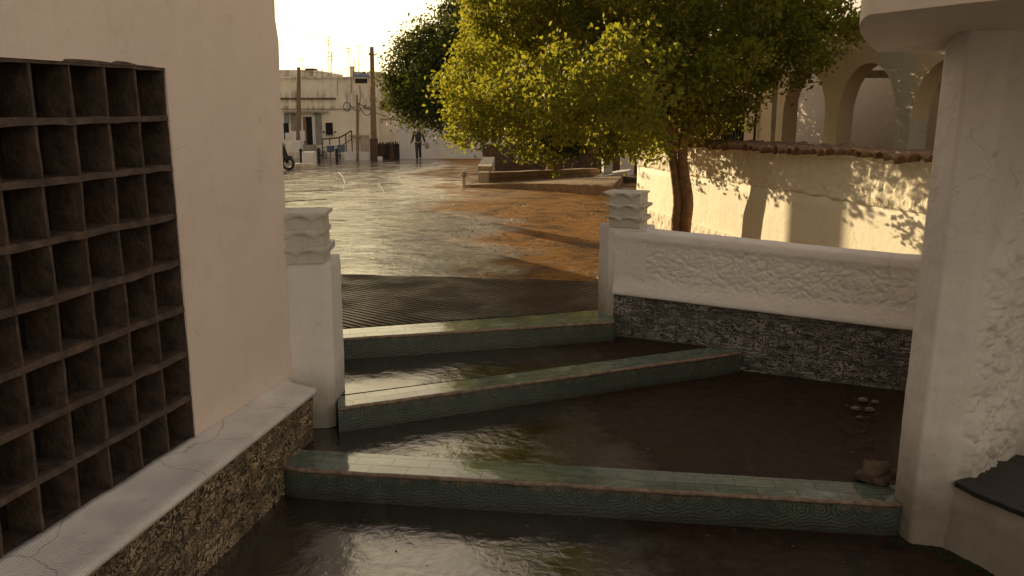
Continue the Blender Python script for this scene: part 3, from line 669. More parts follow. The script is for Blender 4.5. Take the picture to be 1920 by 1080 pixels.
# ------------------------------------------------------------------ sunlit street wall with tile coping
SW = thing('garden_wall', 'long sunlit cream wall with terracotta tile coping, behind the tree', 'wall', (2.4, 10, -.1))
wa = Vector((1.972, 13.52, 0)); wd = Vector((.130, -1, 0)).normalized(); wn_ = Vector((-wd.y*-1, 0, 0))
wn_ = Vector((wd.y, -wd.x, 0));
if wn_.x > 0: wn_ = -wn_
wb = wa+wd*8.6
def topz(Y): return 1.23-.026*(Y-6.33)
def midz(Y): return .84-.0245*(Y-6.33)
def plz(Y): return rz(Y)+.25
def wallband(z0f, z1f, off, amp, f, name, mat, nk=16, n=330, edge=0):
    P = seg(wa, wb, n); loops = []
    for p in P:
        z0, z1 = z0f(p.y), z1f(p.y); l = []
        if edge: z0 += edge*fb((p.x, p.y, 0), 5, 3)
        for k in range(nk+1):
            z = z0+(z1-z0)*k/nk; q = Vector((p.x, p.y, z)); e_ = min(1, k/1.5, (nk-k)/1.0) if edge else 1
            l.append(q+wn_*(off*(.25 if (edge and k == 0) else 1)+amp*fb(q, f, 1)*e_))
        l += [Vector((p.x, p.y, z1))-wn_*.22, Vector((p.x, p.y, z0))-wn_*.22]; loops.append(l)
    m = MB(); m.loft(loops); m.build(name, mat, SW, smooth=True)
wallband(lambda y: rz(y)-.2, midz, .0, .004, 2.5, 'smooth_plaster', MT['litsmooth'], 10, 160)
wallband(lambda y: midz(y)-.02, lambda y: topz(y)-.03, .012, .020, 9, 'rough_plaster', MT['litrough'], 22, 520, .02)
wallband(lambda y: rz(y)-.15, plz, .02, .018, 12, 'plinth', MT['litrough'], 10, 420, .0)
# tiles
def tile_mesh():
    m = MB(); loops = []; nseg = 9; Lt = .36
    for j in range(5):
        x = -Lt*.5+Lt*j/4; r = .070+.012*j/4; outer_ = []; inner = []
        for k in range(nseg+1):
            a_ = math.pi*k/nseg; outer_.append(Vector((x, math.cos(a_)*r, math.sin(a_)*r*.78-.006*j))); inner.append(Vector((x, math.cos(a_)*(r-.014), math.sin(a_)*(r-.016)*.78-.006*j)))
        loops.append(outer_+inner[::-1])
    m.loft(loops); return m
first = None; s = .05; i = 0
ang = math.atan2(wn_.y, wn_.x)
while s < 8.5:
    p = wa+wd*s; z = topz(p.y)-.005
    if first is None:
        first = tile_mesh().build('cap_tile', MT['terra']); first.parent = SW; o = first
    else: o = first.copy(); C.objects.link(o); o.parent = SW
    o.location = Vector((p.x, p.y, z))-wn_*.05+Vector((0, 0, random.uniform(-.012, .012)))-wl(SW); o.rotation_euler = (random.uniform(-.12, .12), random.uniform(-.04, .10), ang+random.uniform(-.14, .14))
    k = random.uniform(.9, 1.1); o.scale = (k, k, random.uniform(.8, 1.15)); s += .150; i += 1
m = MB(); P = seg(wa, wb, 700)
loops = [[Vector((p.x, p.y, topz(p.y)-.06))+wn_*.03, Vector((p.x, p.y, topz(p.y)-.02+.05*abs(math.sin((j*8.6/700-.05)/.150*math.pi))))+wn_*.045, Vector((p.x, p.y, topz(p.y)-.02))-wn_*.10, Vector((p.x, p.y, topz(p.y)-.0))-wn_*.22, Vector((p.x, p.y, topz(p.y)-.1))-wn_*.22] for j, p in enumerate(P)]
m.loft(loops); m.build('mortar_bed', MT['litrough'], SW, smooth=True)
# far end face of the wall column
# ------------------------------------------------------------------ arcade house behind it
AH = thing('arcade_house', 'cream house with a row of arches rising behind the tiled garden wall', 'house', (4.4, 11, 0))
def AX(Y): return 6.0-.13*Y
ad = Vector((-.13, 1, 0)).normalized(); an = Vector((-ad.y, ad.x, 0))
def ap(Y, z, d=0): return Vector((AX(Y), Y, z))+an*d
spr = 1.42; arches = [(10.52, 11.90), (12.26, 13.60), (8.85, 10.20)]
ftop = lambda Y: 2.62-.0*(Y)
# facade as panels with arch openings: column strips
secs = [MB() for _ in range(4)]; th = .22; Y0, Y1 = 7.4, 13.92
def facade_col(mb, ya, yb):
    def open_z(y):
        for (s0, s1) in arches:
            if s0 < y < s1:
                c_ = (s0+s1)/2; r_ = (s1-s0)/2; return spr+math.sqrt(max(0, r_*r_-(y-c_)**2))*1.0
        return None
    ya += 1e-5; yb -= 1e-5; za = open_z(ya); zb = open_z(yb)
    ta, tb = ftop(ya), ftop(yb)
    if za is None and zb is None: za = zb = -.3
    else:
        if za is None: za = spr
        if zb is None: zb = spr
    f = [ap(ya, za), ap(yb, zb), ap(yb, tb), ap(ya, ta)]; b_ = [p-an*th for p in f]
    mb.add(f+b_, [(0, 1, 2, 3), (7, 6, 5, 4), (0, 4, 5, 1), (3, 2, 6, 7), (1, 5, 6, 2), (0, 3, 7, 4)])
cuts = [Y0]
for s0, s1 in sorted(arches):
    c_ = (s0+s1)/2; r_ = (s1-s0)/2; cuts += [c_-r_*math.cos(math.pi*k/24) for k in range(25)]
cuts.append(Y1); cuts = sorted(cuts)
for i in range(len(cuts)-1):
    mid = (cuts[i]+cuts[i+1])/2; k = 0 if mid < 8.85 else 1 if mid < 10.20 else 2 if mid < 10.95 else 3
    facade_col(secs[k], cuts[i], cuts[i+1])
for k, (nm, mt) in enumerate((('mouldy_pier', 'weather'), ('arcade_front', 'arcade'), ('mouldy_pier', 'weather'), ('arcade_front', 'arcade'))): secs[k].build(nm, MT[mt], AH)
m = MB(); m.add([ap(6.5, -.3, -1.9), ap(20, -.3, -1.9), ap(20, 2.35, -1.9), ap(6.5, 2.35, -1.9), ap(6.5, -.3, -2.1), ap(20, -.3, -2.1), ap(20, 2.35, -2.1), ap(6.5, 2.35, -2.1)], [(0, 1, 2, 3), (7, 6, 5, 4), (0, 4, 5, 1), (2, 6, 7, 3), (1, 5, 6, 2), (0, 3, 7, 4)])
m.build('back_wall', MT['arcadeback'], AH)
m = MB(); m.add([ap(7.2, 2.60, .06), ap(13.94, 2.60, .06), ap(13.94, 2.60, -2.1), ap(7.2, 2.60, -2.1), ap(7.2, 2.70, .06), ap(13.94, 2.70, .06), ap(13.94, 2.78, -2.1), ap(7.2, 2.78, -2.1)], [(3, 2, 1, 0), (4, 5, 6, 7), (0, 1, 5, 4), (1, 2, 6, 5), (2, 3, 7, 6), (3, 0, 4, 7)])
m.build('roof', MT['terra'], AH)
for k in range(3):
    m = MB(); m.add([ap(12.9-k*.35, 1.98, -.3), ap(12.98-k*.35, 1.98, -.3), ap(12.98-k*.35, 1.98, -1.9), ap(12.9-k*.35, 1.98, -1.9), ap(12.9-k*.35, 2.06, -.3), ap(12.98-k*.35, 2.06, -.3), ap(12.98-k*.35, 2.06, -1.9), ap(12.9-k*.35, 2.06, -1.9)], [(3, 2, 1, 0), (4, 5, 6, 7), (0, 1, 5, 4), (1, 2, 6, 5), (2, 3, 7, 6), (3, 0, 4, 7)]); m.build('roof_beam', MT['pale_stone'], AH)
# side wing left of the arches
m = MB(); m.add([ap(13.94, -.4, -.15), ap(15.45, -.4, -.15), ap(15.45, 2.1, -.15), ap(13.94, 2.1, -.15), ap(13.94, -.4, -.4), ap(15.45, -.4, -.4), ap(15.45, 2.1, -.4), ap(13.94, 2.1, -.4)], [(0, 1, 2, 3), (7, 6, 5, 4), (0, 4, 5, 1), (2, 6, 7, 3), (1, 5, 6, 2), (0, 3, 7, 4)])
m.build('side_wall', MT['arcade'], AH)
m = MB(); m.tube([ap(14.87, -.3, -.10), ap(14.87, 2.1, -.10)], .022, 8); m.build('downpipe', MT['metal'], AH)
GT = thing('iron_gate', 'dark iron gate standing behind the foliage, at the far end of the arcade house', 'gate', ap(16.1, -.35))
m = MB()
for k in range(9): m.tube([ap(15.5+k*.14, -.35, -.2), ap(15.5+k*.14, 1.75, -.2)], .022, 6)
m.build('bars', MT['metal'], GT)
m = MB(); m.add([ap(15.42, -.35, -.26), ap(16.75, -.35, -.26), ap(16.75, 1.8, -.26), ap(15.42, 1.8, -.26), ap(15.42, -.35, -.3), ap(16.75, -.35, -.3), ap(16.75, 1.8, -.3), ap(15.42, 1.8, -.3)], [(0, 1, 2, 3), (7, 6, 5, 4), (0, 4, 5, 1), (2, 6, 7, 3), (1, 5, 6, 2), (0, 3, 7, 4)]); m.build('panel', MT['hedge'], GT)
PO = thing('garden_post', 'slim pale post standing in sunlight just before the leftmost arch', 'post', ap(13.6, 0, .5))
m = MB(); p = at(1452, 200, 12.6); m.tube([(p.x, p.y, -.3), (p.x, p.y, 2.25)], .035, 10); m.build('shaft', MT['pale_stone'], PO); m = MB(); m.box((p.x, p.y, 2.27), (.10, .10, .05)); m.build('cap', MT['pale_stone'], PO)
# ------------------------------------------------------------------ trees
def leaves(centers, n_cl, per, lsize, seed, spread=.16, droop=.4):
    rng = np.random.default_rng(seed); c = np.array([q[:3] for q in centers], float); rr = np.array([q[3] if not isinstance(q[3], tuple) else 1 for q in centers], float)
    sc = []; sr = []
    for q, r_ in zip(c, rr):
        ns = int(9+11*r_)
        for _ in range(ns):
            d_ = rng.normal(size=3); d_ /= np.linalg.norm(d_); sc.append(q+d_*r_*rng.uniform(.55, .95)); sr.append(r_*rng.uniform(.22, .46))
    c = np.array(sc); rr = np.array(sr)
    wts = rr**2.0; wts /= wts.sum(); idx = rng.choice(len(c), n_cl, p=wts)
    d = rng.normal(size=(n_cl, 3)); d /= np.linalg.norm(d, axis=1)[:, None]
    k = rng.uniform(.30, 1.0, n_cl)**.55; cc = c[idx]+d*(rr[idx]*k)[:, None]*np.array([1, 1, .92])
    npts = n_cl*per; ci = np.repeat(np.arange(n_cl), per); sp = rng.uniform(.6, 1.4, n_cl)[ci]*spread
    pos = cc[ci]+rng.normal(size=(npts, 3))*sp[:, None]*np.array([1, 1, .8])
    ax = rng.normal(size=(npts, 3)); ax[:, 2] -= droop; ax /= np.linalg.norm(ax, axis=1)[:, None]
    sd_ = np.cross(ax, rng.normal(size=(npts, 3))); sd_ /= np.linalg.norm(sd_, axis=1)[:, None]; nn = np.cross(ax, sd_)
    L = (rng.uniform(.65, 1.25, npts)*lsize)[:, None]; Wd_ = L*.30
    v = np.stack([pos-ax*L*.5, pos+sd_*Wd_-nn*L*.05, pos+ax*L*.5, pos-sd_*Wd_-nn*L*.05, pos+ax*L*.05+nn*L*.06], 1).reshape(-1, 3)
    b = np.arange(npts)[:, None]*5
    f = np.concatenate([b+np.array([[0, 1, 4]]), b+np.array([[1, 2, 4]]), b+np.array([[2, 3, 4]]), b+np.array([[3, 0, 4]])], 1).reshape(-1, 3)
    return v, f
def crown(name, data, mat, root):
    v, f = data; v = v-np.array(wl(root)); me = bpy.data.meshes.new(name); me.vertices.add(len(v)); me.vertices.foreach_set('co', v.ravel()); me.loops.add(f.size); me.loops.foreach_set('vertex_index', f.ravel().astype(np.int32))
    me.polygons.add(len(f)); me.polygons.foreach_set('loop_start', np.arange(0, f.size, 3)); me.update(); me.validate(); me.materials.append(mat)
    o = bpy.data.objects.new(name, me); C.objects.link(o); o.parent = root; return o
def lobe(u, v, Y, rpx): p = at(u, v, Y); return (p.x, p.y, p.z, rpx*Y/1563)
tb = Vector((2.02, 10.05, rz(10.05)-.03))
TR = thing('street_tree', 'large bushy tree with sunlit golden green leaves, in front of the cream wall', 'tree', tb)
lob = [lobe(1325, 245, 10.2, 30), lobe(1268, 246, 10.3, 32), lobe(1380, 215, 10.1, 34), lobe(1240, 228, 9.6, 48), lobe(1300, 215, 9.7, 46), lobe(1350, 228, 9.9, 28), lobe(1192, 282, 8.6, 30), lobe(1225, 285, 8.7, 22), lobe(1395, 195, 9.9, 32), lobe(925, 20, 11.4, 62), lobe(905, 85, 11.2, 48), lobe(850, 160, 11.8, 35), lobe(868, 185, 11.3, 55), lobe(905, 150, 10.6, 70), lobe(895, 225, 11.1, 48), lobe(950, 190, 9.9, 85), lobe(970, 262, 10.2, 42), lobe(1040, 255, 9.4, 52), lobe(1030, 170, 9.0, 95), lobe(1115, 240, 8.6, 62), lobe(1110, 160, 8.3, 95), lobe(1195, 235, 8.0, 58), lobe(1200, 170, 7.7, 95), lobe(1275, 190, 9.4, 70), lobe(1150, 275, 8.6, 38), lobe(1240, 262, 8.0, 30),
       lobe(960, 70, 11.6, 95), lobe(1060, 60, 10.8, 120), lobe(1190, 60, 10.1, 130), lobe(1310, 100, 9.2, 110), lobe(1350, 190, 9.6, 52), lobe(1385, 150, 9.7, 70), lobe(1420, 80, 9.6, 100), lobe(1470, 115, 9.9, 62), lobe(1510, 50, 9.8, 85), lobe(1555, 75, 10.0, 48), lobe(1570, 20, 10.0, 62),
       lobe(980, -30, 12.0, 100), lobe(1110, -60, 10.7, 170), lobe(1300, -70, 9.6, 180), lobe(1480, -60, 10.0, 130), lobe(1200, 120, 11.8, 160), lobe(1040, 120, 12.6, 120), lobe(1380, 60, 11.2, 130), lobe(930, 110, 12.6, 75), lobe(1150, -200, 11.3, 190), lobe(1350, -220, 10.2, 190), (2.9, 13.2, 2.9, 1.1), (2.3, 14, 2.9, 1.0), (3.2, 12.4, 3.1, 1.0), (1.8, 13, 3.3, 1.2)]  # last four lobes: hidden foliage added to shade the arcade
crown('crown', leaves(lob, 8600, 20, .060, 3, .07), MT['leaf'], TR)
m = MB()
def stem(p0, p1, bend, r0, r1, n=14, lump=.25):
    p0 = Vector(p0); p1 = Vector(p1); pts = []; rs = []
    for i in range(n+1):
        s = i/n; q = p0.lerp(p1, s)+Vector(bend)*math.sin(s*math.pi)+Vector((.02*math.sin(s*9+r0*50), .02*math.cos(s*7), 0)); pts.append(q); rs.append(r0+(r1-r0)*s)
    m.tube(pts, rs, 10, 0, lump); return pts
t1 = at(1264, 255, 10.0); t2 = at(1283, 255, 9.94)
stem(tb+Vector((-.02, 0, 0)), t1, (-.012, 0, 0), .066, .050); stem(tb+Vector((.062, -.03, 0)), t2, (-.006, 0, 0), .076, .056)
for q, i0, r in (((1.25, 9.7, 2.7), 0, .045), ((1.9, 9.6, 3.1), 0, .055), ((2.6, 9.9, 3.0), 1, .06), ((3.1, 10.3, 2.6), 1, .045), ((2.3, 10.9, 3.1), 1, .05), ((1.3, 10.6, 2.5), 0, .04)):
    stem((t1, t2)[i0]-Vector((0, 0, .05)), q, (0, .05, .02), r, .012, 10, .1)
m.build('trunk', MT['bark'], TR, smooth=True)
tb2 = Vector((1.12, 24.6, rz(24.6)))
T2 = thing('street_tree', 'backlit green tree with leaf colour darkened, beyond the road, further back and left of the golden one', 'tree', tb2)
lob2 = [lobe(775, 175, 23, 42), lobe(768, 130, 23.5, 34), lobe(800, 195, 22.8, 42), lobe(792, 100, 23, 48), lobe(748, 150, 23.5, 26), lobe(758, 195, 23, 30), lobe(860, 50, 23, 40), lobe(830, 160, 22, 62), lobe(835, 95, 23, 52), lobe(850, 200, 22.3, 48), lobe(885, 228, 22, 34), lobe(900, 120, 22, 80), lobe(890, 60, 23, 50), lobe(930, 50, 23.5, 60), lobe(960, 150, 22, 90), lobe(1040, 200, 22, 90), lobe(1040, 80, 23, 110), lobe(1130, 160, 23, 100), lobe(1180, 220, 23.5, 70), lobe(950, 232, 22, 40), lobe(795, 222, 23.5, 22), lobe(745, 165, 23.5, 20)]
crown('crown', leaves(lob2, 7200, 18, .10, 5, .19), MT['leafdark'], T2)
m = MB(); j = Vector((tb2.x, tb2.y, .55)); stem(tb2, j, (.05, 0, 0), .22, .17)
for q in (lob2[4], lob2[8], lob2[13], lob2[14], lob2[6]): stem(j, q[:3], (0, .2, -.2), .11, .03, 10, .1)
m.build('trunk', MT['bark'], T2, smooth=True)
# ------------------------------------------------------------------ planters, bench and things across the road
def pbox(name, a, b, wid, h0, h1, mat, lab=None, cat=None, grp=None, parent=None, bevel=.02):
    """box wall standing on the road from a to b (front bottom edge), going back wid"""
    a = Vector(a); b = Vector(b); d = (b-a).normalized(); n_ = Vector((-d.y, d.x, 0))
    if n_.y < 0: n_ = -n_
    k = 24; loops = []
    for i in range(k+1):
        p = a.lerp(b, i/k); z0 = rz(p.y)-.05; z1 = rz(p.y)+h0+(h1-h0)*i/k+.012*nz(p, 2)
        o = .012*nz(p, 5)
        loops.append([Vector((p.x, p.y, z0))+n_*o, Vector((p.x, p.y, (z0+z1)/2))+n_*.012*nz(p, 6, 3), Vector((p.x, p.y, z1))+n_*o, Vector((p.x, p.y, z1))+n_*wid, Vector((p.x, p.y, z0))+n_*wid])
    m = MB(); m.loft(loops); o = m.build(name, mat, parent, bevel=bevel)
    if lab: tag(o, lab, cat, grp)
    return o
def blockmat():
    t = T('warm_stone_masonry'); u = t.dot((.766, .643, 0)); z = t.xyz()[2]
    bk = t.n('TexBrick', Vector=t.comb(t.ma('ADD', u, t.ma('MULTIPLY', t.noise(2, 3), .15)), t.ma('ADD', z, t.ma('MULTIPLY', t.noise(3, 3), .06))), Scale=1.0, Mortar_Size=.012, Mortar_Smooth=.6, Brick_Width=.42, Row_Height=.2, Color1=(.30, .17, .075, 1), Color2=(.38, .24, .11, 1), Mortar=(.17, .095, .045, 1))
    t.set(Base_Color=t.mix(t.ramp(t.noise(6, 6, .7), (.4, 0), (.7, .8)), bk.outputs[0], (.20, .11, .05)), Roughness=.9)
    t.bump(t.ma('ADD', t.ma('MULTIPLY', bk.outputs[1], -1), t.noise(12, 5)), .8, .03); return t.m
MT['blocks'] = blockmat()
PW = thing('planter_wall', 'long low orange stone planter wall below the dark tree', 'planter', (-.6, 22.8, rz(22.8)))
pa_ = Rd(917, 348); pb_ = Rd(1125, 339)
pbox('wall', pa_, pb_, .30, .34, .36, MT['blocks'], parent=PW)
pw2 = pa_+Vector((-.02, .35, 0))
pbox('end_block', pa_+Vector((-.30, .02, 0)), pa_+Vector((-.004, .0, 0)), .34, .35, .35, MT['pale_stone'], parent=PW)
tag(pbox('stone_bench', Rd(896, 338), Rd(916, 338)+Vector((.1, 0, 0)), 4.5, .42, .42, MT['pale_stone']), 'pale stone bench block standing left of the planter wall', 'bench')
m = MB(); pc = [Rd(872, 351), Rd(980, 354), Rd(1060, 360), Rd(1150, 369)]
back = [Vector((3.2, 24.6, 0)), Vector((-.9, 22.9, 0))]
poly = [(p.x, p.y) for p in pc]+[(p.x, p.y) for p in back]
m.prism(poly, lambda x, y: rz(y)-.1, lambda x, y: rz(y)+max(.06, .06+.055*(x+1.2)) if y < 22.5 else rz(y)+.06+.03*(x+1.2))
o = m.build('pavement', MT['orange_stone'], None, bevel=.02); o['kind'] = 'structure'
BL = thing('ball_bollard', 'small stone bollard with a round ball top at the pavement corner', 'bollard', Rd(870, 350))
p = Rd(870, 352); m = MB(); m.box(p+Vector((0, 0, .13)), (.075, .075, .30)); m.build('shaft', MT['pale_stone'], BL, bevel=.01); m = MB(); m.blob(p+Vector((0, 0, .34)), (.075, .075, .075), 0); m.tube([p+Vector((0, 0, .27)), p+Vector((0, 0, .3))], .03); m.build('ball', MT['concrete'], BL, smooth=True)
pbox('stone_wall', (-1.1, 32, 0), (6.5, 28.5, 0), .4, .95, .95, MT['darkwall'], 'dark stone wall in deep shade under the trees', 'wall')
# pale curved slab with block
SL = thing('stone_slab', 'pale curved stone slab with an upright block, right of the planter wall', 'slab', Rd(1140, 342))
p = Rd(1140, 342); m = MB(); pts = []
for k in range(17):
    a_ = math.pi*k/16; pts.append((p.x-.1+.75*math.cos(a_)*(1+.05*math.sin(k*2)), p.y+.1+.85*math.sin(a_)))
pts += [(p.x-.85, p.y-.1), (p.x-.2, p.y-.25), (p.x+.5, p.y-.2)]
m.prism(pts, lambda x, y: rz(y)+.14+.10*(x-p.x), lambda x, y: rz(y)+.22+.22*(x-p.x)); m.build('slab', MT['farwhite'], SL, bevel=.02)
m = MB(); m.box((p.x+.0, p.y+.35, rz(p.y)+.42), (.26, .26, .5), .2); m.build('block', MT['farwhite'], SL, bevel=.03)
m = MB(); m.box((p.x+.05, p.y+.3, rz(p.y)+.02), (1.5, .9, .22), .1); m.build('footing', MT['darkwall'], SL, bevel=.03)
GP = thing('gate_post', 'tall white plastered gate post glimpsed through the leaves beyond the slab', 'post', Rd(1172, 325))
p = Rd(1175, 328); m = MB(); m.box((p.x, p.y, rz(p.y)+.75), (.42, .35, 1.6)); m.build('shaft', MT['farwhite'], GP, bevel=.02); m = MB(); m.box((p.x, p.y, rz(p.y)+1.6), (.52, .45, .1)); m.build('cap', MT['farwhite'], GP, bevel=.02)
# white garden wall with shade
pbox('garden_wall', at(748, 299, 46.5), at(940, 299, 46.5), .3, 1.95, 1.95, MT['farwhite'], 'bluish white garden wall in shade behind the walking person', 'wall')
# ------------------------------------------------------------------ background house
def pb(mb, u0, v0, u1, v1, Y, th, mi=0):
    a_ = at(u0, v1, Y); b_ = at(u1, v0, Y); mb.box(((a_.x+b_.x)/2, Y+th/2, (a_.z+b_.z)/2), (abs(b_.x-a_.x), th, abs(b_.z-a_.z)), 0, mi)
YB = 48.0
BH = thing('flat_roofed_house', 'weathered cream flat roofed house with open doorway across the street', 'house', at(620, 298, YB))
m = MB(); pb(m, 440, 146, 690, 302, YB, 9); m.build('wall', MT['far'], BH, bevel=.03)
m = MB(); pb(m, 440, 131, 590, 146.3, YB+.4, 8); m.build('upper_storey', MT['far'], BH)
m = MB(); pb(m, 572, 128, 588, 131.3, YB+.35, 1); m.build('roof_slab', MT['darkwall'], BH)
m = MB(); pb(m, 530, 143.5, 690, 147, YB-.08, .3); m.build('parapet', MT['far'], BH)
m = MB(); pb(m, 440, 183.5, 629, 186, YB-.14, .14); m.build('cornice', MT['darkwall'], BH)
m = MB(); pb(m, 440, 203.5, 655, 205, YB-.09, .09); m.build('string_course', MT['concrete'], BH)
m = MB(); pb(m, 530, 208.5, 613, 211, YB-.4, .4); m.build('door_hood', MT['concrete'], BH)
for (u0, v0, u1, v1) in ((533, 212, 541, 231), (546, 212, 563, 245), (590, 212, 602, 271)):
    m = MB(); pb(m, u0, v0, u1, v1, YB-.06, .06); m.build('stone_panel', MT['greystone'], BH)
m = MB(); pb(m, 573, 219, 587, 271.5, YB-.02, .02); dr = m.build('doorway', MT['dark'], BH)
m = MB(); pb(m, 565, 216.5, 590, 219, YB-.08, .08); pb(m, 587, 219, 590, 271, YB-.08, .08); pb(m, 565, 219, 567.5, 271, YB-.08, .08); m.build('door_frame', MT['farwhite'], BH)
m = MB(); pb(m, 568, 219, 573.5, 271, YB-.05, .04); m.build('door', MT['wood'], BH)
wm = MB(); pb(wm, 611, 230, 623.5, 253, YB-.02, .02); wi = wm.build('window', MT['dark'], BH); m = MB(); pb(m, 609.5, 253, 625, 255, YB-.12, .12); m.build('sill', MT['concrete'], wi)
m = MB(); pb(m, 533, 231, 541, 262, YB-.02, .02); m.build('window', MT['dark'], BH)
for u in (607, 627.5):
    m = MB(); pb(m, u-1.2, 246, u+1.2, 249, YB-.12, .12); m.build('wall_bracket', MT['metal'], BH)
for (u, v, w_, h_) in ((584, 293, 30, 4), (586, 288, 26, 5), (582, 282, 22, 6), (580, 276, 18, 6)):
    m = MB(); pb(m, u-w_/2-4, v-h_/2-1, u+w_/2, 300, YB-.4-(v-276)*.09, .8+(v-276)*.09); m.build('doorstep', MT['concrete'], BH)
m = MB(); pb(m, 656.5, 124, 661, 147, YB+.8, .5); m.build('chimney', MT['far'], BH)
m = MB(); pb(m, 664, 134, 672, 146.5, YB+1, 3); pb(m, 690, 134, 706, 200, YB+.8, 6); pb(m, 685, 146.2, 706, 302, YB+.3, 8); m.build('corner_block', MT['far'], BH)
m = MB(); pb(m, 678, 255, 690, 290, YB-.3, .3); pb(m, 655, 253, 690, 256, YB-.34, .34); m.build('buttress', MT['pale_stone'], BH)
m = MB(); m.tube([at(674, 160, YB-.1), at(676, 180, YB-.12), at(673, 205, YB-.1), at(670, 296, YB-.1)], .03, 6); m.tube([at(659, 146, YB-.1), at(659, 176, YB-.1)], .035, 6); m.tube([at(632.5, 147, YB-.1), at(632.5, 180, YB-.1)], .02, 6); m.build('downpipe', MT['concrete'], BH)
m = MB(); c_ = at(651, 200, YB-.12); m.tube([c_+Vector((math.cos(a_)*.20, 0, math.sin(a_)*.24)) for a_ in [k*.5 for k in range(26)]], .018, 5); m.tube([c_+Vector((.1, 0, .1)), c_+Vector((.6, -.1, -.3)), c_+Vector((1.0, -.1, .1)), c_+Vector((1.6, -.1, -.25))], .02, 5); m.build('cable_coil', MT['metal'], BH)
AN = thing('low_house', 'lower weathered house adjoining the flat roofed house, partly behind the dark tree', 'house', at(760, 298, YB+1.5))
m = MB(); pb(m, 706.5, 189, 850, 302, YB+1.2, 7); m.build('wall', MT['far'], AN, bevel=.03)
m = MB(); pb(m, 706.5, 186.5, 850, 189.3, YB+1.1, 7.2); m.build('parapet', MT['far'], AN)
m = MB(); pb(m, 708, 222.5, 740, 224, YB+1.1, .1); m.build('string_course', MT['concrete'], AN)
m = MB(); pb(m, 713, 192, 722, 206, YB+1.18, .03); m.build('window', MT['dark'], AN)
WTk = thing('water_tank', 'dark roof water tank under a blue grey sheet on the flat roofed house', 'tank', at(679, 156, YB+.2))
m = MB(); pb(m, 666, 142, 688, 156, YB-.05, 1.4)
m.build('tank', MT['hedge'], WTk, bevel=.03)
m = MB(); p0 = at(662, 143, YB-.1); p1 = at(691, 143, YB-.1); pk = at(682, 133.5, YB+.6)
m.add([p0, p1, p1+Vector((0, 1.6, 0)), p0+Vector((0, 1.6, 0)), pk, p0-Vector((0, 0, .05)), p1-Vector((0, 0, .05)), p1+Vector((0, 1.6, -.05)), p0+Vector((0, 1.6, -.05))], [(0, 1, 4), (1, 2, 4), (2, 3, 4), (3, 0, 4), (5, 8, 7, 6), (0, 5, 6, 1), (1, 6, 7, 2), (2, 7, 8, 3), (3, 8, 5, 0)]); m.build('cover', MT['tarp'], WTk)
for i, (u, v0, v1, arms, lb) in enumerate(((615, 69, 146, 3, 'tallest thin roof antenna above the doorway'), (620.5, 98, 146, 3, 'shorter thick roof antenna right beside the tallest one'), (652.5, 90, 146, 2, 'thin roof antenna left of the chimney'), (672.5, 86, 134, 1, 'thin roof antenna rising behind the covered tank'), (604, 130, 146, 0, 'short stub mast on the parapet above the doorway'), (641, 130, 146, 0, 'short stub mast midway between antennas and chimney'), (566, 110, 131, 1, 'faint roof antenna on the upper storey by the left pole'), (664, 112, 134, 0, 'bare thin mast just right of the chimney'))):
    t_ = thing('roof_antenna', lb, 'antenna', at(u, v1, YB+1), 'antennas on the far roof')
    m = MB(); m.tube([at(u, v1+2, YB+1), at(u+.5, v0, YB+1)], .022 if i != 1 else .035, 6); m.build('mast', MT['grey'], t_)
    for k in range(arms):
        q = at(u+.4, v0+1+k*7, YB+1); m = MB(); m.tube([q-Vector((.32-.05*k, 0, 0)), q+Vector((.2, 0, .03))], .014, 5)
        for e in (-.28, -.14, .0, .12): m.tube([q+Vector((e, -.18, 0)), q+Vector((e, .18, 0))], .01, 4)
        m.build('aerial', MT['grey'], t_)
def pole(label, u0, v0, u1, v1, Y, r0, r1, arms):
    b_ = at(u1, v1, Y); t_ = at(u0, v0, Y); o = thing('utility_pole', label, 'utility pole', b_, 'poles along the far side of the street')
    m = MB(); m.tube(seg(b_, t_, 12), [r0+(r1-r0)*k/12 for k in range(13)], 10, 0, .04); m.build('shaft', MT['wood'], o, smooth=True)
    if arms:
        m = MB(); q = at(u0+.5, v0+15, Y-.05); m.tube([q-Vector((.14, 0, 0)), q+Vector((.2, 0, 0))], .03, 6)
        for e in (-.14, .2): m.tube([q+Vector((e, 0, 0)), q+Vector((e, 0, .1))], .035, 6)
        m.build('insulator_bracket', MT['grey'], o)
    return o
pole('tallest wooden utility pole, in front of the house corner', 697, 88, 702, 300, 44, .165, .10, True)
pole('wooden pole standing before the open doorway, left of the tallest pole', 560, 126, 560, 285, 44, .14, .09, False)
pole('thin short metal pole between the two thick wooden poles', 669.5, 178, 670.5, 302, 43.5, .07, .05, False)
m = MB(); m.box(at(701.5, 280, 43.9), (.38, .3, 1.1)); m.build('footing', MT['darkwall'], bpy.data.objects['utility_pole'], bevel=.03)
def cable(label, a_, b_, sag, r=.007):
    m = MB(); m.tube([a_.lerp(b_, k/16)-Vector((0, 0, sag*4*(k/16)*(1-k/16))) for k in range(17)], r, 5); tag(m.build('overhead_cable', MT['metal'], None), label, 'cable', 'overhead cables')
cable('overhead cable from the tallest pole top towards the right over the trees', at(698, 103, 44), Vector((6, 20, 9.6)), .6)
cable('overhead cable from the tallest pole towards the upper left', at(697, 103, 44), Vector((-13, 26, 7.0)), .5)
cable('overhead cable linking the left pole with the tallest pole', at(560, 132, 44), at(697, 110, 44), .35)
cable('low cable from the thin pole across to the adjoining house', at(670, 192, 43.5), at(800, 232, 47), .3, .018)
cable('drooping cable from the thin pole to the tallest pole', at(670, 190, 43.5), at(699, 206, 44), .45, .018)
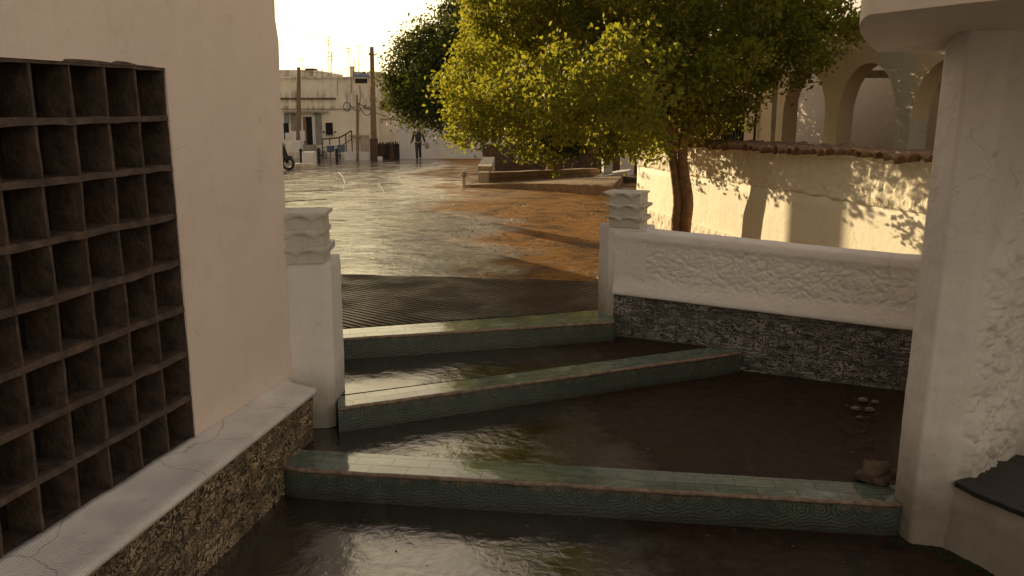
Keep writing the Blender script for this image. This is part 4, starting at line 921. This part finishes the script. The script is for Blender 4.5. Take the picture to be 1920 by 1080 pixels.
# street level clutter
def boxthing(name, label, cat, u0, v0, u1, v1, Y, th, mat, bevel=.02, group=None):
    m = MB(); pb(m, u0, v0, u1, v1, Y, th); return tag(m.build(name, mat, None, bevel=bevel), label, cat, group)
o = boxthing('low_wall', 'low white wall right of the iron railing, at the thin pole foot', 'wall', 646, 285, 697, 302, 43.9, .25, MT['farwhite'])
boxthing('concrete_block', 'pale upright concrete block before the doorway steps', 'block', 567, 285, 589, 313, 34.3, .4, MT['farwhite'], .04)
m = MB(); p = Rd(566, 318); m.blob(p+Vector((0, .3, .04)), (.52, .55, .19), .25, 1.5, 3, 0, 4); tag(m.build('flat_stone', MT['pale_stone'], None, smooth=True), 'flat pale rounded stone lying at the foot of the concrete block', 'stone')
boxthing('small_block', 'tiny white block beside the foot of the tallest pole', 'block', 708, 294, 716, 301, 43.5, .25, MT['farwhite'])
boxthing('notice_board', 'white board hanging right of the pole before the doorway', 'board', 563, 245, 571.5, 264, 43.8, .04, MT['farwhite'], .005)
boxthing('notice_board', 'white board left of the pole, near the scooter', 'board', 535, 249, 548, 262, 43.8, .04, MT['farwhite'], .005)
boxthing('utility_box', 'white upright box at the foot of the pole before the doorway', 'box', 548, 264, 564, 287, 42.5, .4, MT['farwhite'], .03)
for i, (u, lb) in enumerate(((565, 'dark bollard left of the pale concrete block'), (598, 'dark bollard right of the pale concrete block'), (632, 'dark bollard standing below the iron railing'))):
    if i == 0: q0_ = Rd(u, 306); bo = thing('bollard', lb, 'bollard', q0_, 'dark bollards at the kerb'); m = MB(); m.tube([q0_, q0_+Vector((0, 0, .58))], .07, 8); m.build('shaft', MT['metal'], bo); m = MB(); m.blob(q0_+Vector((0, 0, .6)), (.085, .085, .07), 0, 1, 2); m.build('cap', MT['metal'], bo); m = MB(); m.tube([q0_+Vector((0, 0, .34)), q0_+Vector((.22, 0, .34))], .03, 6); m.build('side_bar', MT['metal'], bo)
    else: copyt(bo, Rd(u, 305), lb)
RA = thing('iron_railing', 'dark iron railing with a rising handrail below the small window', 'railing', at(630, 290, 46))
hp = [at(604, 261, 46.5), at(618, 260, 46.2), at(636, 258, 46), at(648, 252, 46), at(659, 245, 46)]
m = MB(); m.tube(hp, .035, 6); m.build('handrail', MT['metal'], RA)
m = MB(); m.tube([p-Vector((0, 0, .45)) for p in hp], .02, 6); m.build('lower_rail', MT['metal'], RA)
for p in hp: m = MB(); m.tube([p, Vector((p.x, p.y, -1.25))], .03, 6); m.build('post', MT['metal'], RA)
for i, (u, lb, mt) in enumerate(((620, 'light blue plastic tub under the railing', 'blue'), (640, 'dark blue barrel right of the light blue tub', 'tarp'))):
    q = at(u, 285, 45); t_ = thing('plastic_barrel', lb, 'barrel', q, 'blue tubs under the railing'); m = MB(); m.tube([q, q+Vector((0, 0, .1)), q+Vector((0, 0, .30)), q+Vector((0, 0, .33))], [.17, .2, .2, .19], 14); m.build('drum', MT[mt], t_, smooth=False); m = MB(); m.tube([q+Vector((0, 0, .33)), q+Vector((0, 0, .36))], .21, 14); m.build('lid', MT['farwhite'] if i == 0 else MT['tarp'], t_)
FE = thing('brushwood_fence', 'dark brown brushwood fence between the tallest pole and the white wall', 'fence', Rd(724, 301))
for k in range(5):
    a0 = 703+k*9.2; m = MB()
    for j in range(9):
        u = a0+j*1.0+random.uniform(-.2, .2); m.tube([at(u, 300, 44.6), at(u+random.uniform(-.6, .6), 268+random.uniform(-3, 3), 44.6)], .022, 5)
    pb(m, a0, 270, a0+8.8, 299, 44.62, .05); m.build('panel', MT['hedge'] if k % 2 == 0 else MT['darkwall'], FE)
# scooter nose peeping past the house edge
SC = thing('parked_scooter', 'dark scooter with pale windshield peeping past the left house edge', 'scooter', Rd(534, 318))
p = Rd(530, 319); p = Vector((p.x, p.y, rz(p.y)))
m = MB(); m.tube([p+Vector((.22+math.cos(a_)*.20, 0, .24+math.sin(a_)*.20)) for a_ in [k*math.pi/12 for k in range(25)]], .055, 8); wf = m.build('wheel', MT['rubber'], SC, smooth=True); m = MB(); m.tube([p+Vector((.22, -.04, .24)), p+Vector((.22, .04, .24))], .12, 12); m.build('rim', MT['grey'], wf)
m = MB(); m.tube([p+Vector((-1.02+math.cos(a_)*.20, 0, .24+math.sin(a_)*.20)) for a_ in [k*math.pi/12 for k in range(25)]], .055, 8); wf = m.build('wheel', MT['rubber'], SC, smooth=True); m = MB(); m.tube([p+Vector((-1.02, -.04, .24)), p+Vector((-1.02, .04, .24))], .12, 12); m.build('rim', MT['grey'], wf)
m = MB(); m.tube([p+Vector(q) for q in ((.22, 0, .26), (.12, 0, .5), (.02, 0, .8), (-.02, 0, .98))], [.06, .12, .13, .08], 10); m.tube([p+Vector(q) for q in ((0, 0, .45), (-.25, 0, .30), (-.55, 0, .32), (-.8, 0, .55), (-1.15, 0, .68))], [.10, .12, .13, .19, .12], 10); m.blob(p+Vector((.2, 0, .47)), (.2, .08, .07), 0); m.build('body', MT['cloth'], SC, smooth=True)
m = MB(); m.blob(p+Vector((-.75, 0, .78)), (.36, .15, .08), .1); m.build('seat', MT['rubber'], SC, smooth=True)
m = MB(); m.tube([p+Vector((-.02, -.3, 1.05)), p+Vector((.02, 0, 1.0)), p+Vector((-.02, .3, 1.05))], .025, 8); m.build('handlebar', MT['metal'], SC)
m = MB(); m.loft([[p+Vector((.06+.02*math.cos(t)-.10*s, .22*(1-.3*s)*math.sin(t), .95+.42*s+0*t)) for t in [k*math.pi/6 for k in range(12)]] for s in (0, .3, .6, 1)]); m.build('windshield', MT['farwhite'], SC, smooth=True)
m = MB(); m.blob(p+Vector((.1, 0, .92)), (.06, .09, .07), 0); m.build('headlight', MT['grey'], SC, smooth=True)
# ------------------------------------------------------------------ person walking
PR = thing('person', 'person in dark jacket and trousers walking past the white wall under the tree', 'person', at(785, 299.5, 42.6))
pz = rz(42.6); px = at(785, 299, 42.6).x
def skin(name, verts, edges, rad, mat, root):
    me = bpy.data.meshes.new(name); o_ = wl(root); me.from_pydata([Vector(v)+Vector((px, 42.6, pz))-o_ for v in verts], edges, []); me.materials.append(mat)
    o = bpy.data.objects.new(name, me); C.objects.link(o); o.parent = root
    md = o.modifiers.new('skin', 'SKIN'); md.use_smooth_shade = True; md2 = o.modifiers.new('sub', 'SUBSURF'); md2.levels = 1; md2.render_levels = 2
    for i, r in enumerate(rad): me.skin_vertices[0].data[i].radius = r if isinstance(r, tuple) else (r, r)
    me.skin_vertices[0].data[0].use_root = True; return o
bv = [(0, 0, .93), (0, 0, 1.12), (0, 0, 1.32), (0, 0, 1.43), (0, -.02, 1.50), (0, -.03, 1.60), (0, -.02, 1.70), (-.08, 0, .88), (-.07, -.12, .50), (-.07, -.02, .08), (-.07, -.15, .04), (.08, 0, .88), (.07, .06, .50), (.06, .26, .14), (.06, .20, .05),
      (-.19, 0, 1.38), (-.25, -.03, 1.12), (-.33, -.13, .90), (-.36, -.17, .82), (.19, 0, 1.38), (.27, .03, 1.12), (.34, -.08, .92), (.36, -.12, .85)]
be = [(0, 1), (1, 2), (2, 3), (3, 4), (4, 5), (5, 6), (0, 7), (7, 8), (8, 9), (9, 10), (0, 11), (11, 12), (12, 13), (13, 14), (2, 15), (15, 16), (16, 17), (17, 18), (2, 19), (19, 20), (20, 21), (21, 22)]
br = [(.13, .09), (.12, .085), (.14, .09), .055, .05, (.078, .095), (.06, .08), .085, .058, .042, .035, .085, .058, .042, .035, .055, .042, .033, .03, .055, .042, .033, .03]
skin('body', bv, be, br, MT['skin'], PR)
skin('jacket', [(0, 0, .86)]+bv[1:4]+[bv[15], bv[16], bv[17], bv[19], bv[20], bv[21], (.12, .02, .95), (.26, .03, .80)], [(0, 1), (1, 2), (2, 3), (2, 4), (4, 5), (5, 6), (2, 7), (7, 8), (8, 9)], [(.17, .12), (.145, .105), (.165, .11), .07, .075, .062, .05, .075, .062, .05, .05, .05], MT['cloth'], PR)
skin('trousers', [(0, 0, .96)]+[bv[i] for i in (7, 8, 9, 11, 12, 13)], [(0, 1), (1, 2), (2, 3), (0, 4), (4, 5), (5, 6)], [(.14, .10), .10, .075, .062, .10, .075, .062], MT['cloth2'], PR)
m = MB(); m.blob((px, 42.6, pz+1.67), (.10, .11, .10), .1); m.build('hair', MT['cloth'], PR, smooth=True)
m = MB(); 
for e in ((-.07, -.10), (.06, .22)): m.blob((px+e[0], 42.6+e[1], pz+.045), (.05, .13, .045), 0)
m.build('shoes', MT['rubber'], PR, smooth=True)
m = MB(); m.blob((px+.37, 43.3, pz+.72), (.12, .07, .16), .15); tag(m.build('carrier_bag', MT['concrete'], None, smooth=True), 'small bag held by the walking person', 'bag')
# ------------------------------------------------------------------ unseen house and pier, added behind the left house to shade stair and wall
NH = thing('plastered_house', 'unseen white house added beyond the lattice walled one to shade the stair', 'house', (-3.6, 10, -.3))
m = MB(); m.prism([(-1.80, 6.15), (-5.18, 18.5), (-11, 17.0), (-8, 5.2)], -.9, 2.95); m.build('wall', MT['white'], NH, bevel=.02)
m = MB(); m.prism([(-1.90, 6.25), (-4.36, 15.3), (-8, 14.5), (-7.5, 5.6)], 2.95, 5.4); m.build('upper_storey', MT['white'], NH, bevel=.02)  # unseen storey added to keep the sun off the right-hand post
def nh(s, z, d): a_ = Vector((-1.80, 6.15, 0)); b_ = Vector((-5.18, 18.5, 0)); p = a_.lerp(b_, s); n_ = Vector((13.2, 3.63, 0)).normalized(); return p+n_*d+Vector((0, 0, z))
for s0, z0, z1, nm in ((.20, .7, 1.9, 'window'), (.45, -.35, 1.8, 'door'), (.7, .6, 1.8, 'window')):
    m = MB(); q = [nh(s0, z0, .03), nh(s0+.07, z0, .03), nh(s0+.07, z1, .03), nh(s0, z1, .03)]; m.add(q+[p-Vector((.12, 0, 0)) for p in q], [(0, 1, 2, 3), (7, 6, 5, 4), (0, 4, 5, 1), (2, 6, 7, 3), (1, 5, 6, 2), (0, 3, 7, 4)]); m.build(nm, MT['wood'], NH, bevel=.01)
GW = thing('stripe_shadow_pier', 'unseen tall white pier added beyond the left houses to cast a shadow stripe', 'pier', (-6.9, 23.8, -.6))  # added out of view to cast the wide stripe on the garden wall
m = MB(); m.prism([(-6.58, 24.21), (-6.80, 24.60), (-7.16, 24.39), (-6.94, 24.00)], -.9, 4.0); m.build('shaft', MT['white'], GW, bevel=.02)
m = MB(); m.prism([(-6.54, 24.20), (-6.79, 24.64), (-7.20, 24.40), (-6.95, 23.96)], 4.0, 4.1); m.build('cap', MT['white'], GW)
